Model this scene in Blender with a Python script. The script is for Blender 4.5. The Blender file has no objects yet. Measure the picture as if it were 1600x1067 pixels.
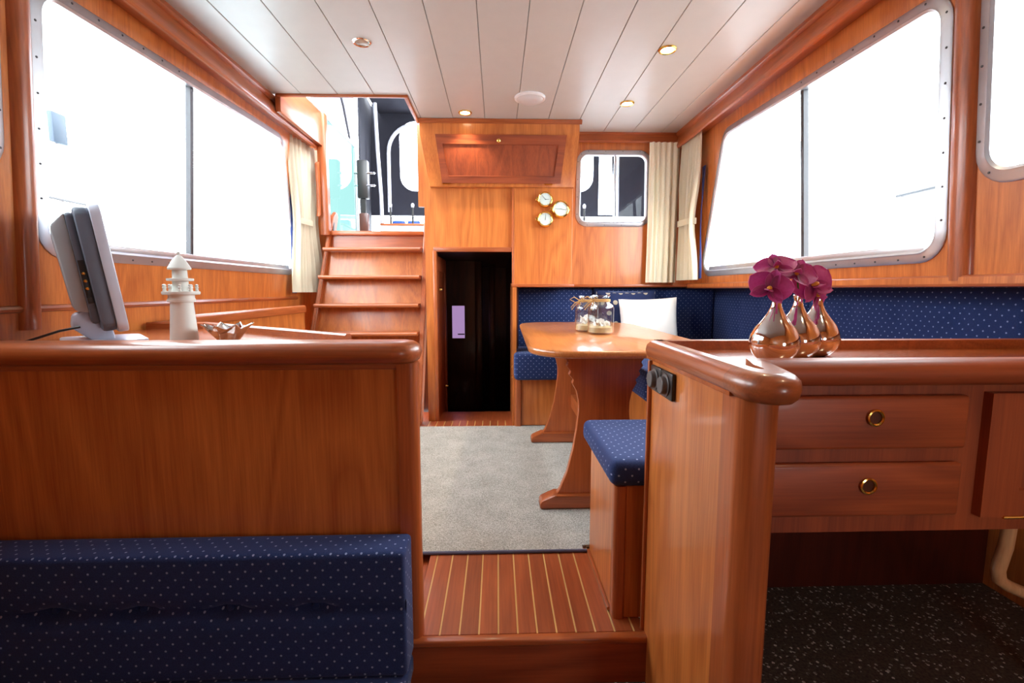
import bpy, bmesh, math, random
from mathutils import Vector, Matrix
random.seed(7)
PI = math.pi
S = bpy.context.scene
COL = S.collection

# ------------------------------------------------------------------ camera
cam_d = bpy.data.cameras.new('camera'); cam = bpy.data.objects.new('camera', cam_d); COL.objects.link(cam)
cam.location = (0, 0, 0.92)
cam.rotation_euler = (math.radians(90 - 6.285), 0, math.radians(-1.7695))
cam_d.sensor_width = 36.0; cam_d.lens = 740.0 / 1600 * 36; cam_d.clip_start = 0.02
S.camera = cam

# ------------------------------------------------------------------ world and exposure
SKY = 14.0
w = bpy.data.worlds.new('overcast'); S.world = w; w.use_nodes = True
nt = w.node_tree; bg = nt.nodes['Background']
bg.inputs[0].default_value = (0.90, 0.96, 1.0, 1); bg.inputs[1].default_value = SKY
S.view_settings.view_transform = 'Standard'; S.view_settings.look = 'None'
S.view_settings.exposure = 0.1; S.view_settings.gamma = 1.0
S.view_settings.use_curve_mapping = False
S.cycles.transparent_max_bounces = 32

def portal(name, loc, rot, sx, sy):
    d = bpy.data.lights.new(name, 'AREA'); d.shape = 'RECTANGLE'; d.size = sx; d.size_y = sy
    d.cycles.is_portal = True
    o = bpy.data.objects.new(name, d); COL.objects.link(o); o.location = loc; o.rotation_euler = rot
portal('portal_light', (-1.46, 2.35, 1.42), (0, math.radians(-90), 0), 0.9, 2.0)
portal('portal_light', (1.46, 2.30, 1.42), (0, math.radians(90), 0), 0.9, 2.0)
portal('portal_light', (-1.46, 1.08, 1.52), (0, math.radians(-90), 0), 0.7, .75)
portal('portal_light', (1.46, 1.20, 1.52), (0, math.radians(90), 0), 0.7, .4)

portal('portal_light', (.93, -.66, .82), (math.radians(90), 0, 0), .45, .55)

# ------------------------------------------------------------------ materials
def srgb(r, g, b):
    f = lambda c: c / 12.92 if c <= .04045 else ((c + .055) / 1.055) ** 2.4
    return (f(r / 255), f(g / 255), f(b / 255), 1)

class NT:
    def __init__(s, name):
        s.m = bpy.data.materials.new(name); s.m.use_nodes = True
        s.t = s.m.node_tree; s.n = s.t.nodes; s.b = s.n['Principled BSDF']
    def add(s, kind, **kw):
        n = s.n.new(kind)
        for k, v in kw.items(): setattr(n, k, v)
        return n
    def link(s, a, b): s.t.links.new(a, b)
    def math(s, op, a, b=None, c=None):
        n = s.n.new('ShaderNodeMath'); n.operation = op
        for i, v in enumerate((a, b, c)):
            if v is None: continue
            if isinstance(v, (int, float)): n.inputs[i].default_value = v
            else: s.link(v, n.inputs[i])
        return n.outputs[0]
    def ramp(s, fac, stops):
        n = s.n.new('ShaderNodeValToRGB'); el = n.color_ramp.elements
        while len(el) < len(stops): el.new(0.5)
        for e, (p, c) in zip(el, stops): e.position = p; e.color = c
        s.link(fac, n.inputs[0]); return n.outputs[0]
    def mix(s, mode, fac, a, b):
        n = s.n.new('ShaderNodeMix'); n.data_type = 'RGBA'; n.blend_type = mode
        if isinstance(fac, (int, float)): n.inputs[0].default_value = fac
        else: s.link(fac, n.inputs[0])
        for i, v in ((6, a), (7, b)):
            if isinstance(v, tuple): n.inputs[i].default_value = v
            else: s.link(v, n.inputs[i])
        return n.outputs[2]
    def bump(s, h, strength, dist=0.002):
        n = s.n.new('ShaderNodeBump'); n.inputs['Strength'].default_value = strength; n.inputs['Distance'].default_value = dist
        s.link(h, n.inputs['Height']); s.link(n.outputs[0], s.b.inputs['Normal'])

def plain(name, col, rough=.5, metal=0.0, coat=0.0, var=0.06, emit=None, es=1.0, spec=None):
    k = NT(name)
    if emit is None:
        tc = k.add('ShaderNodeTexCoord'); no = k.add('ShaderNodeTexNoise'); no.inputs['Scale'].default_value = 14; no.inputs['Detail'].default_value = 3
        k.link(tc.outputs['Object'], no.inputs['Vector'])
        a = tuple(c * (1 - var) for c in col[:3]) + (1,); b = tuple(min(1, c * (1 + var)) for c in col[:3]) + (1,)
        k.link(k.ramp(no.outputs[0], [(.3, a), (.7, b)]), k.b.inputs['Base Color'])
    else:
        k.b.inputs['Base Color'].default_value = col
        k.b.inputs['Emission Color'].default_value = emit; k.b.inputs['Emission Strength'].default_value = es
    k.b.inputs['Roughness'].default_value = rough; k.b.inputs['Metallic'].default_value = metal
    k.b.inputs['Coat Weight'].default_value = coat; k.b.inputs['Coat Roughness'].default_value = .08
    if spec is not None: k.b.inputs['Specular IOR Level'].default_value = spec
    return k.m

def wood(name, axis, dark, light, cath=.24, rough=.36, coat=.35, fine=1.0, rnd=0.0, bands=.05):
    k = NT(name)
    tc = k.add('ShaderNodeTexCoord'); src = tc.outputs['Object']
    if rnd:
        oi = k.add('ShaderNodeObjectInfo'); va = k.add('ShaderNodeVectorMath', operation='SCALE')
        cx = k.add('ShaderNodeCombineXYZ')
        for i in range(3): k.link(oi.outputs['Random'], cx.inputs[i])
        k.link(cx.outputs[0], va.inputs[0]); va.inputs['Scale'].default_value = 37.0
        ad = k.add('ShaderNodeVectorMath', operation='ADD'); k.link(src, ad.inputs[0]); k.link(va.outputs[0], ad.inputs[1]); src = ad.outputs[0]
    def mapped(al, ac):
        mp = k.add('ShaderNodeMapping'); sc = [ac, ac, ac]; sc['xyz'.index(axis)] = al
        mp.inputs['Scale'].default_value = sc; k.link(src, mp.inputs['Vector']); return mp.outputs[0]
    n1 = k.add('ShaderNodeTexNoise'); n1.inputs['Scale'].default_value = 1; n1.inputs['Detail'].default_value = 5; n1.inputs['Roughness'].default_value = .62
    k.link(mapped(5 * fine, 170 * fine), n1.inputs['Vector'])
    n2 = k.add('ShaderNodeTexNoise'); n2.inputs['Scale'].default_value = 1; n2.inputs['Detail'].default_value = 2; n2.inputs['Distortion'].default_value = .4
    k.link(mapped(.75, 5.0), n2.inputs['Vector'])
    rings = k.math('FRACT', k.math('MULTIPLY', n2.outputs[0], 9.0))
    tri = k.math('ABSOLUTE', k.math('SUBTRACT', rings, .5))
    n3 = k.add('ShaderNodeTexNoise'); n3.inputs['Scale'].default_value = 1; n3.inputs['Detail'].default_value = 1
    k.link(mapped(.12, 8.0), n3.inputs['Vector'])
    f = k.math('MULTIPLY', n1.outputs[0], 1.0 - cath)
    f = k.math('MULTIPLY_ADD', tri, 2 * cath * .75, f)
    f = k.math('MULTIPLY_ADD', k.math('SUBTRACT', n3.outputs[0], .5), bands * 5, f)
    mid = tuple((a + b) / 2 for a, b in zip(dark, light))
    col = k.ramp(f, [(.18, dark), (.45, mid), (.72, light)])
    if rnd:
        hs = k.add('ShaderNodeHueSaturation'); k.link(col, hs.inputs['Color'])
        k.link(k.math('MULTIPLY_ADD', oi.outputs['Random'], rnd, 1 - rnd / 2), hs.inputs['Value']); col = hs.outputs[0]
    k.link(col, k.b.inputs['Base Color'])
    k.b.inputs['Roughness'].default_value = rough
    k.b.inputs['Coat Weight'].default_value = coat; k.b.inputs['Coat Roughness'].default_value = .12
    k.bump(n1.outputs[0], .05, .0006)
    return k.m

T_D, T_L = srgb(168, 86, 36), srgb(218, 132, 64)          # teak veneer
R_D, R_L = srgb(134, 64, 30), srgb(188, 100, 50)          # solid teak rails
D_D, D_L = srgb(116, 48, 24), srgb(166, 80, 40)           # redder drawer fronts
WZ = wood('teak_vertical', 'z', T_D, T_L, cath=.32)
WX = wood('teak_across', 'x', R_D, R_L, cath=.25)
WY = wood('teak_lengthwise', 'y', R_D, R_L, cath=.25)
WRZ = wood('teak_solid_upright', 'z', R_D, R_L, cath=.2)
WDX = wood('teak_drawer', 'x', D_D, D_L, cath=.4, rough=.5, coat=.08)
WDZ = wood('teak_red_vertical', 'z', D_D, D_L, cath=.3, rough=.5, coat=.08)
WT = wood('teak_table', 'y', srgb(158, 92, 44), srgb(206, 130, 72), cath=.2, rough=.3, coat=.5)
WC = wood('teak_worktop', 'x', srgb(132, 64, 30), srgb(190, 104, 56), cath=.2, rough=.2, coat=.8)
WP = wood('teak_deck_plank', 'y', srgb(128, 60, 32), srgb(176, 90, 48), cath=.2, rnd=.3)
HOLLY = wood('holly_strip', 'y', srgb(196, 150, 84), srgb(226, 186, 118), cath=.1, bands=.02)
PALE = wood('pale_bentwood', 'z', srgb(196, 140, 92), srgb(226, 178, 128), cath=.1, bands=.03)
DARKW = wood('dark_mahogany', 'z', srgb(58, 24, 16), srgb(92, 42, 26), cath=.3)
WHITE_PLANK = plain('ceiling_white', srgb(196, 196, 192), .38, coat=.1, var=.015)
GAP = plain('seam_grey', srgb(150, 146, 138), .8)
ALU = plain('aluminium', srgb(196, 198, 204), .34, .75, var=.05)
ALU_D = plain('dark_channel', srgb(70, 70, 74), .5, .3)
CHROME = plain('chrome', (.86, .85, .84, 1), .05, 1.0, var=.01)
COPPER = plain('polished_silver', (.88, .86, .85, 1), .06, 1.0, var=.01)
BRASS = plain('brass', srgb(236, 196, 104), .16, 1.0, var=.03)
BLACKP = plain('black_plastic', srgb(38, 36, 36), .35)
GREYK = plain('knob_grey', srgb(96, 92, 92), .4)
NAVY = plain('navy_canvas', srgb(26, 26, 38), .85, var=.12)
NAVYC = plain('navy_lining', srgb(36, 54, 124), .8)
WHITEP = plain('white_gelcoat', srgb(238, 240, 242), .3)
BLUEP = plain('blue_cushion_vinyl', srgb(30, 84, 170), .5)
ROPE = plain('white_piping', srgb(214, 216, 228), .6)
CREAM = plain('cream_paint', srgb(224, 226, 220), .6, var=.03)
MONI = plain('monitor_grey', srgb(164, 172, 178), .45, var=.03)
MOND = plain('monitor_dark', srgb(96, 104, 118), .45)
SILV = plain('silver_plastic', srgb(204, 210, 226), .35, .1, var=.02)
SCREEN = plain('screen_black', srgb(16, 16, 18), .12)
SAND = plain('sand', srgb(206, 176, 130), .9, var=.25)
SHELL = plain('white_shell', srgb(240, 234, 224), .5)
TWINE = plain('jute_twine', srgb(186, 150, 96), .9, var=.2)
DIAL = plain('dial_white', srgb(226, 236, 236), .3, var=.01)
INK = plain('dial_ink', srgb(40, 40, 46), .6)
DIFF = plain('lens_white', srgb(206, 206, 208), .3, var=.01)
BULB = plain('bulb_lit', (1, .9, .7, 1), .4, emit=(1, .82, .52, 1), es=22)
BULB_OFF = plain('bulb_off', srgb(150, 130, 110), .25)
WATER = plain('harbour_water', srgb(170, 184, 190), .3)
STEM = plain('orchid_stem', srgb(80, 96, 40), .6)
YEL = plain('orchid_throat', srgb(222, 140, 40), .5)
WPILLOW = plain('white_cotton', srgb(240, 238, 236), .9, var=.02)
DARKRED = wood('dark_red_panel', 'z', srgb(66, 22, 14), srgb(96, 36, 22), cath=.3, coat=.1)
DECKG = plain('dark_carpet', srgb(52, 54, 48), .95)
BOATGL = plain('tinted_boat_glass', srgb(66, 88, 98), .15)

def glass(name, tint, refl=.5):
    k = NT(name); k.n.remove(k.b)
    tr = k.add('ShaderNodeBsdfTransparent'); tr.inputs[0].default_value = tint
    gl = k.add('ShaderNodeBsdfGlossy'); gl.inputs['Roughness'].default_value = .02; gl.inputs[0].default_value = (1, 1, 1, 1)
    fr = k.add('ShaderNodeFresnel'); fr.inputs[0].default_value = 1.45
    mx = k.add('ShaderNodeMixShader'); ge = k.add('ShaderNodeNewGeometry'); k.link(k.math('MULTIPLY', k.math('MULTIPLY', fr.outputs[0], refl), k.math('SUBTRACT', 1.0, ge.outputs['Backfacing'])), mx.inputs[0])
    k.link(tr.outputs[0], mx.inputs[1]); k.link(gl.outputs[0], mx.inputs[2])
    k.link(mx.outputs[0], k.n['Material Output'].inputs[0]); return k.m
PANE = glass('window_glass', (.97, .99, .99, 1))
GREENGL = glass('green_tinted_glass', (.20, .27, .26, 1))
VINYL = glass('clear_vinyl', (.92, .92, .97, 1), .7)
VIOLET = glass('smoked_vinyl', (.34, .33, .37, 1), .4)
JARGL = glass('jar_glass', (.90, .93, .95, 1), 2.6)

def fabric(name, base, dot, p=.036, q=.018, r=.0027, rough=.9, big=False):
    k = NT(name)
    uv = k.add('ShaderNodeUVMap'); sp = k.add('ShaderNodeSeparateXYZ'); k.link(uv.outputs[0], sp.inputs[0])
    u = k.math('DIVIDE', sp.outputs[0], p); v = k.math('DIVIDE', sp.outputs[1], q)
    row = k.math('FLOOR', v); sh = k.math('MULTIPLY', k.math('MODULO', row, 2.0), .5)
    fu = k.math('MULTIPLY', k.math('SUBTRACT', k.math('FRACT', k.math('ADD', u, sh)), .5), p)
    fv = k.math('MULTIPLY', k.math('SUBTRACT', k.math('FRACT', v), .5), q)
    d = k.math('SQRT', k.math('ADD', k.math('MULTIPLY', fu, fu), k.math('MULTIPLY', fv, fv)))
    m = k.math('SUBTRACT', 1.0, k.math('SMOOTH_MIN', k.math('DIVIDE', d, r), 1.0, .05))
    m = k.math('GREATER_THAN', k.math('DIVIDE', r, k.math('ADD', d, 1e-5)), 1.0)
    tc = k.add('ShaderNodeTexCoord'); no = k.add('ShaderNodeTexNoise'); no.inputs['Scale'].default_value = 420; no.inputs['Detail'].default_value = 2
    k.link(tc.outputs['Object'], no.inputs['Vector'])
    b = tuple(c * .8 for c in base[:3]) + (1,); c2 = tuple(c * 1.2 for c in base[:3]) + (1,)
    k.link(k.mix('MIX', m, k.ramp(no.outputs[0], [(.35, b), (.65, c2)]), dot), k.b.inputs['Base Color'])
    k.b.inputs['Roughness'].default_value = rough; k.b.inputs['Sheen Weight'].default_value = .25
    k.b.inputs['Sheen Tint'].default_value = (.5, .6, 1, 1)
    k.b.inputs['Specular IOR Level'].default_value = .2
    k.bump(no.outputs[0], .25, .001)
    return k.m
FAB = fabric('navy_dotted_upholstery', srgb(37, 53, 99), srgb(140, 154, 196))
FABBIG = fabric('navy_big_dot_fabric', srgb(32, 44, 84), srgb(178, 168, 150), .09, .075, .0165)

def carpet_mat():
    k = NT('loop_carpet'); tc = k.add('ShaderNodeTexCoord')
    a = k.add('ShaderNodeTexNoise'); a.inputs['Scale'].default_value = 260; a.inputs['Detail'].default_value = 3
    b = k.add('ShaderNodeTexNoise'); b.inputs['Scale'].default_value = 9; b.inputs['Detail'].default_value = 4
    for n in (a, b): k.link(tc.outputs['Object'], n.inputs['Vector'])
    f = k.math('ADD', k.math('MULTIPLY', a.outputs[0], .82), k.math('MULTIPLY', b.outputs[0], .18))
    k.link(k.ramp(f, [(.34, srgb(136, 134, 126)), (.5, srgb(176, 174, 166)), (.66, srgb(212, 210, 204))]), k.b.inputs['Base Color'])
    k.b.inputs['Roughness'].default_value = 1; k.b.inputs['Specular IOR Level'].default_value = .1
    k.bump(a.outputs[0], .7, .006); return k.m
CARPET = carpet_mat()

def granite():
    k = NT('speckled_dark_floor'); tc = k.add('ShaderNodeTexCoord')
    v = k.add('ShaderNodeTexVoronoi'); v.inputs['Scale'].default_value = 95; v.inputs['Randomness'].default_value = 1
    n = k.add('ShaderNodeTexNoise'); n.inputs['Scale'].default_value = 130; n.inputs['Detail'].default_value = 3
    for x in (v, n): k.link(tc.outputs['Object'], x.inputs['Vector'])
    sp = k.add('ShaderNodeSeparateColor'); k.link(v.outputs['Color'], sp.inputs[0])
    m = k.math('MULTIPLY', k.math('GREATER_THAN', sp.outputs[0], .72), k.math('LESS_THAN', v.outputs['Distance'], .42))
    m = k.math('MULTIPLY', m, k.math('GREATER_THAN', n.outputs[0], .46))
    spec = k.ramp(sp.outputs[1], [(.0, srgb(170, 164, 156)), (.5, srgb(226, 220, 210)), (1, srgb(248, 244, 236))])
    k.link(k.mix('MIX', m, k.ramp(n.outputs[0], [(.3, srgb(62, 54, 48)), (.7, srgb(110, 98, 86))]), spec), k.b.inputs['Base Color'])
    k.b.inputs['Roughness'].default_value = .5; return k.m
GRANITE = granite()

def curtain_mat(nm, tr):
    k = NT(nm); k.b.inputs['Base Color'].default_value = srgb(226, 218, 192); k.b.inputs['Roughness'].default_value = .95
    tc = k.add('ShaderNodeTexCoord'); no = k.add('ShaderNodeTexNoise'); no.inputs['Scale'].default_value = 300
    k.link(tc.outputs['Object'], no.inputs['Vector'])
    k.link(k.ramp(no.outputs[0], [(.3, srgb(238, 230, 204)), (.7, srgb(248, 243, 222))]), k.b.inputs['Base Color'])
    tl = k.add('ShaderNodeBsdfTranslucent'); tl.inputs[0].default_value = srgb(236, 234, 226)
    mx = k.add('ShaderNodeMixShader'); mx.inputs[0].default_value = tr
    k.link(k.b.outputs[0], mx.inputs[1]); k.link(tl.outputs[0], mx.inputs[2]); k.link(mx.outputs[0], k.n['Material Output'].inputs[0]); return k.m
CURT = curtain_mat('cream_curtain', .45); CURT2 = curtain_mat('cream_curtain_lined', .08)

def petal_mat():
    k = NT('magenta_petal'); uv = k.add('ShaderNodeUVMap'); sp = k.add('ShaderNodeSeparateXYZ'); k.link(uv.outputs[0], sp.inputs[0])
    n = k.add('ShaderNodeTexNoise'); n.inputs['Scale'].default_value = 9; k.link(uv.outputs[0], n.inputs['Vector'])
    f = k.math('ADD', sp.outputs[1], k.math('MULTIPLY', k.math('SUBTRACT', n.outputs[0], .5), .5))
    k.link(k.ramp(f, [(0, srgb(110, 20, 76)), (.45, srgb(176, 44, 124)), (1, srgb(208, 84, 164))]), k.b.inputs['Base Color'])
    k.b.inputs['Roughness'].default_value = .45; k.b.inputs['Sheen Weight'].default_value = .2
    tl = k.add('ShaderNodeBsdfTranslucent'); tl.inputs[0].default_value = srgb(214, 60, 150)
    mx = k.add('ShaderNodeMixShader'); mx.inputs[0].default_value = .25
    k.link(k.b.outputs[0], mx.inputs[1]); k.link(tl.outputs[0], mx.inputs[2]); k.link(mx.outputs[0], k.n['Material Output'].inputs[0]); return k.m
PETAL = petal_mat()

# ------------------------------------------------------------------ mesh helpers
class MB:
    def __init__(s): s.bm = bmesh.new(); s.bm.loops.layers.uv.new('UVMap')
    def merge(s, t):
        me = bpy.data.meshes.new('tmp'); t.to_mesh(me); t.free(); s.bm.from_mesh(me); bpy.data.meshes.remove(me); return s
    def box(s, x0, x1, y0, y1, z0, z1, b=0.0, seg=2):
        t = bmesh.new()
        bmesh.ops.create_cube(t, size=1, matrix=Matrix.Translation(((x0+x1)/2, (y0+y1)/2, (z0+z1)/2)) @ Matrix.Diagonal((x1-x0, y1-y0, z1-z0, 1)))
        if b: bmesh.ops.bevel(t, geom=t.edges[:], offset=b, segments=seg, affect='EDGES', profile=.5)
        return s.merge(t)
    def prism(s, pts, vec, b=0.0, seg=2):
        """closed planar polygon of 3D points, extruded along vec"""
        t = bmesh.new(); vs = [t.verts.new(p) for p in pts]; f = t.faces.new(vs)
        r = bmesh.ops.extrude_face_region(t, geom=[f]); nv = [g for g in r['geom'] if isinstance(g, bmesh.types.BMVert)]
        bmesh.ops.translate(t, verts=nv, vec=vec)
        bmesh.ops.recalc_face_normals(t, faces=t.faces[:])
        if b: bmesh.ops.bevel(t, geom=t.edges[:], offset=b, segments=seg, affect='EDGES', profile=.5)
        return s.merge(t)
    def plate(s, outer, holes, vec):
        """flat plate with holes, thickness vec; loops are lists of 3D points"""
        t = bmesh.new(); vec = Vector(vec); loops = []; es = []
        for lp in [outer] + holes:
            vs = [t.verts.new(p) for p in lp]; loops.append(vs)
            for i in range(len(vs)): es.append(t.edges.new((vs[i], vs[(i+1) % len(vs)])))
        bmesh.ops.triangle_fill(t, use_beauty=True, use_dissolve=False, edges=es)
        fs = t.faces[:]; mp = {}
        for lp in loops:
            for v in lp: mp[v] = t.verts.new(v.co + vec)
        for f in fs: t.faces.new([mp[v] for v in reversed(f.verts[:])])
        for lp in loops:
            for i in range(len(lp)):
                a, b = lp[i], lp[(i+1) % len(lp)]; t.faces.new((a, b, mp[b], mp[a]))
        bmesh.ops.recalc_face_normals(t, faces=t.faces[:]); return s.merge(t)
    def tube(s, path, r, sides=10, closed=False, caps=True):
        t = bmesh.new(); P = [Vector(p) for p in path]; n = len(P); rings = []; up = None
        for i in range(n):
            if closed: tg = P[(i+1) % n] - P[i-1]
            else: tg = P[min(i+1, n-1)] - P[max(i-1, 0)]
            tg.normalize()
            if up is None: up = tg.orthogonal().normalized()
            up = (up - tg * up.dot(tg)).normalized(); sd = tg.cross(up)
            rr = r[i] if isinstance(r, (list, tuple)) else r
            rings.append([t.verts.new(P[i] + (up * math.cos(2*PI*k/sides) + sd * math.sin(2*PI*k/sides)) * rr) for k in range(sides)])
        for i in range(n if closed else n-1):
            a, b = rings[i], rings[(i+1) % n]
            for k in range(sides): t.faces.new((a[k], a[(k+1) % sides], b[(k+1) % sides], b[k]))
        if caps and not closed: t.faces.new(rings[0][::-1]); t.faces.new(rings[-1])
        bmesh.ops.recalc_face_normals(t, faces=t.faces[:]); return s.merge(t)
    def sweep(s, path, prof, up, closed=False):
        """sweep profile [(side, up)] along a planar path; up is the constant plane normal"""
        t = bmesh.new(); P = [Vector(p) for p in path]; n = len(P); up = Vector(up).normalized(); rings = []
        for i in range(n):
            d0 = (P[i] - P[i-1]).normalized() if (closed or i > 0) else None
            d1 = (P[(i+1) % n] - P[i]).normalized() if (closed or i < n-1) else None
            if d0 is None: d0 = d1
            if d1 is None: d1 = d0
            tg = (d0 + d1).normalized(); c = max(.3, tg.dot(d1)); sd = up.cross(tg).normalized() / c
            rings.append([t.verts.new(P[i] + sd * a + up * b) for a, b in prof])
        m = len(prof)
        for i in range(n if closed else n-1):
            a, b = rings[i], rings[(i+1) % n]
            for k in range(m): t.faces.new((a[k], a[(k+1) % m], b[(k+1) % m], b[k]))
        if not closed: t.faces.new(rings[0][::-1]); t.faces.new(rings[-1])
        bmesh.ops.recalc_face_normals(t, faces=t.faces[:]); return s.merge(t)
    def lathe(s, prof, c=(0, 0, 0), seg=24, axis='z', M=None):
        t = bmesh.new(); rings = []
        for r, z in prof:
            if r < 1e-6: rings.append([t.verts.new((0, 0, z))])
            else: rings.append([t.verts.new((r*math.cos(2*PI*k/seg), r*math.sin(2*PI*k/seg), z)) for k in range(seg)])
        for a, b in zip(rings, rings[1:]):
            for k in range(seg):
                k2 = (k+1) % seg
                if len(a) == 1 and len(b) == 1: continue
                if len(a) == 1: t.faces.new((a[0], b[k2], b[k]))
                elif len(b) == 1: t.faces.new((a[k], a[k2], b[0]))
                else: t.faces.new((a[k], a[k2], b[k2], b[k]))
        for rg, rev in ((rings[0], True), (rings[-1], False)):
            if len(rg) > 1: t.faces.new(rg[::-1] if rev else rg)
        R = Matrix.Identity(4)
        if axis == 'y': R = Matrix.Rotation(PI/2, 4, 'X')
        if axis == 'x': R = Matrix.Rotation(PI/2, 4, 'Y')
        if M is not None: R = M
        bmesh.ops.transform(t, matrix=Matrix.Translation(c) @ R, verts=t.verts[:])
        bmesh.ops.recalc_face_normals(t, faces=t.faces[:]); return s.merge(t)
    def grid(s, fn, nu, nv, uvf=None):
        t = bmesh.new(); L = t.loops.layers.uv.new('UVMap')
        V = [[t.verts.new(fn(i/nu, j/nv)) for j in range(nv+1)] for i in range(nu+1)]
        for i in range(nu):
            for j in range(nv):
                f = t.faces.new((V[i][j], V[i+1][j], V[i+1][j+1], V[i][j+1]))
                for lp, (a, b) in zip(f.loops, ((i, j), (i+1, j), (i+1, j+1), (i, j+1))): lp[L].uv = (a/nu, b/nv)
        return s.merge(t)
    def xf(s, M): bmesh.ops.transform(s.bm, matrix=M, verts=s.bm.verts[:]); return s

def box_uv(bm):
    L = bm.loops.layers.uv.verify()
    bm.normal_update()
    for f in bm.faces:
        n = f.normal; a = max(range(3), key=lambda i: abs(n[i]))
        for lp in f.loops:
            p = lp.vert.co
            lp[L].uv = ((p.y, p.z) if a == 0 else (p.x, p.z) if a == 1 else (p.x, p.y))

def cushion(x0, x1, y0, y1, z0, z1, r=.03, step=.035, disp=None):
    """rounded upholstery block; disp(p, n) -> offset vector"""
    def axis(a, b):
        L = b - a; rr = min(r, L/2 * .98); e = [0, .13, .3, .55, 1]
        c = [a + rr * t for t in e]; d = [b - rr * t for t in reversed(e)]
        k = max(1, int((L - 2*rr) / step)); m = [a + rr + (L - 2*rr) * i / k for i in range(1, k)]
        return c + m + d
    X, Y, Z = axis(x0, x1), axis(y0, y1), axis(z0, z1)
    t = bmesh.new(); vd = {}
    def vert(p):
        k = tuple(round(c, 6) for c in p)
        if k not in vd: vd[k] = t.verts.new(p)
        return vd[k]
    for A, B, mk in ((X, Y, lambda a, b, q: (a, b, q)), (Y, Z, lambda a, b, q: (q, a, b)), (X, Z, lambda a, b, q: (a, q, b))):
        qs = (z0, z1) if A is X and B is Y else (x0, x1) if A is Y else (y0, y1)
        for q in qs:
            for i in range(len(A)-1):
                for j in range(len(B)-1):
                    try: t.faces.new([vert(mk(*p, q)) for p in ((A[i], B[j]), (A[i+1], B[j]), (A[i+1], B[j+1]), (A[i], B[j+1]))])
                    except ValueError: pass
    lo = Vector((x0, y0, z0)); hi = Vector((x1, y1, z1))
    for v in t.verts:
        p = v.co.copy(); c = Vector([min(max(p[i], lo[i] + min(r, (hi[i]-lo[i])/2*.98)), hi[i] - min(r, (hi[i]-lo[i])/2*.98)) for i in range(3)])
        d = p - c
        if d.length > 1e-9:
            rr = min(r, min(hi[i]-lo[i] for i in range(3))/2*.98)
            v.co = c + d.normalized() * rr
    bmesh.ops.recalc_face_normals(t, faces=t.faces[:])
    box_uv(t)
    if disp:
        t.normal_update(); mv = [(v, disp(v.co, v.normal)) for v in t.verts]
        for v, o in mv: v.co += o
    m = MB(); m.bm.free(); m.bm = t; return m

def obj(name, mb, mat, parent=None, smooth=35, local=False, **props):
    bm = mb.bm if isinstance(mb, MB) else mb
    me = bpy.data.meshes.new(name); bm.to_mesh(me); bm.free()
    if mat is not None:
        for m in (mat if isinstance(mat, list) else [mat]): me.materials.append(m)
    if smooth:
        me.polygons.foreach_set('use_smooth', [True] * len(me.polygons))
        me.set_sharp_from_angle(angle=math.radians(smooth))
    o = bpy.data.objects.new(name, me); COL.objects.link(o)
    if parent is not None:
        o.parent = parent
        if not local: o.matrix_parent_inverse = world_of(parent).inverted()
    for k, v in props.items(): o[k] = v
    return o
def world_of(o):
    M = Matrix.LocRotScale(o.location, o.rotation_euler, o.scale)
    if o.parent is not None: M = world_of(o.parent) @ o.matrix_parent_inverse @ M
    return M
def thing(name, label, cat, loc=(0, 0, 0), rot=(0, 0, 0), group=None):
    o = bpy.data.objects.new(name, None); COL.objects.link(o); o.empty_display_size = .05
    o.location = loc; o.rotation_euler = rot; o['label'] = label; o['category'] = cat
    if group: o['group'] = group
    return o
def struct(name, loc=(0, 0, 0), label=None):
    o = bpy.data.objects.new(name, None); COL.objects.link(o); o.location = loc; o['kind'] = 'structure'; o.empty_display_size = .05
    if label: o['label'] = label
    return o
def one(name, mb, mat, label, cat, group=None, **kw):
    o = obj(name, mb, mat, **kw); o['label'] = label; o['category'] = cat
    if group: o['group'] = group
    return o
def sobj(name, mb, mat, **kw): return obj(name, mb, mat, kind='structure', **kw)
def B(*a, **k): return MB().box(*a, **k)

def rpoly(pts, r, n=6):
    """round the corners of a 2D polygon; r one radius or a list"""
    out = []; N = len(pts)
    for i, p in enumerate(pts):
        p = Vector(p); a = (Vector(pts[i-1]) - p); b = (Vector(pts[(i+1) % N]) - p)
        rr = r[i] if isinstance(r, (list, tuple)) else r
        if rr <= 0: out.append(tuple(p)); continue
        an = a.angle(b); d = min(rr / math.tan(an/2), a.length*.49, b.length*.49); ra = d * math.tan(an/2)
        a.normalize(); b.normalize(); c = p + (a + b).normalized() * (ra / math.sin(an/2))
        s0 = p + a*d - c; s1 = p + b*d - c; t0 = math.atan2(s0.y, s0.x); dt = math.atan2(s1.y, s1.x) - t0
        dt = (dt + PI) % (2*PI) - PI; R = s0.length
        for k in range(n+1): out.append((c.x + R*math.cos(t0 + dt*k/n), c.y + R*math.sin(t0 + dt*k/n)))
    return out
def inset(pts, d):
    """offset a 2D convex-ish polygon inward by d (outward when negative)"""
    N = len(pts); ar = sum(pts[i][0]*pts[(i+1) % N][1] - pts[(i+1) % N][0]*pts[i][1] for i in range(N)); sg = 1 if ar > 0 else -1
    out = []
    for i in range(N):
        p0, p1, p2 = Vector(pts[i-1]), Vector(pts[i]), Vector(pts[(i+1) % N])
        d0, d1 = (p1-p0).normalized(), (p2-p1).normalized()
        n0, n1 = Vector((-d0.y, d0.x))*sg, Vector((-d1.y, d1.x))*sg
        m = (n0+n1).normalized(); out.append(tuple(p1 + m * (d / max(.3, m.dot(n0)))))
    return out

# ================================================================== THE SETTING
ZC = 2.0                                        # ceiling underside
GZ = -0.13                                      # lower galley floor
def wx(z, s): return s * (1.385 - .07 * (z - 1.0))   # inner face of the leaning side walls
HX0, HX1, HY = -1.215, -.51, 2.81               # hatch cut-out in the ceiling

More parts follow.
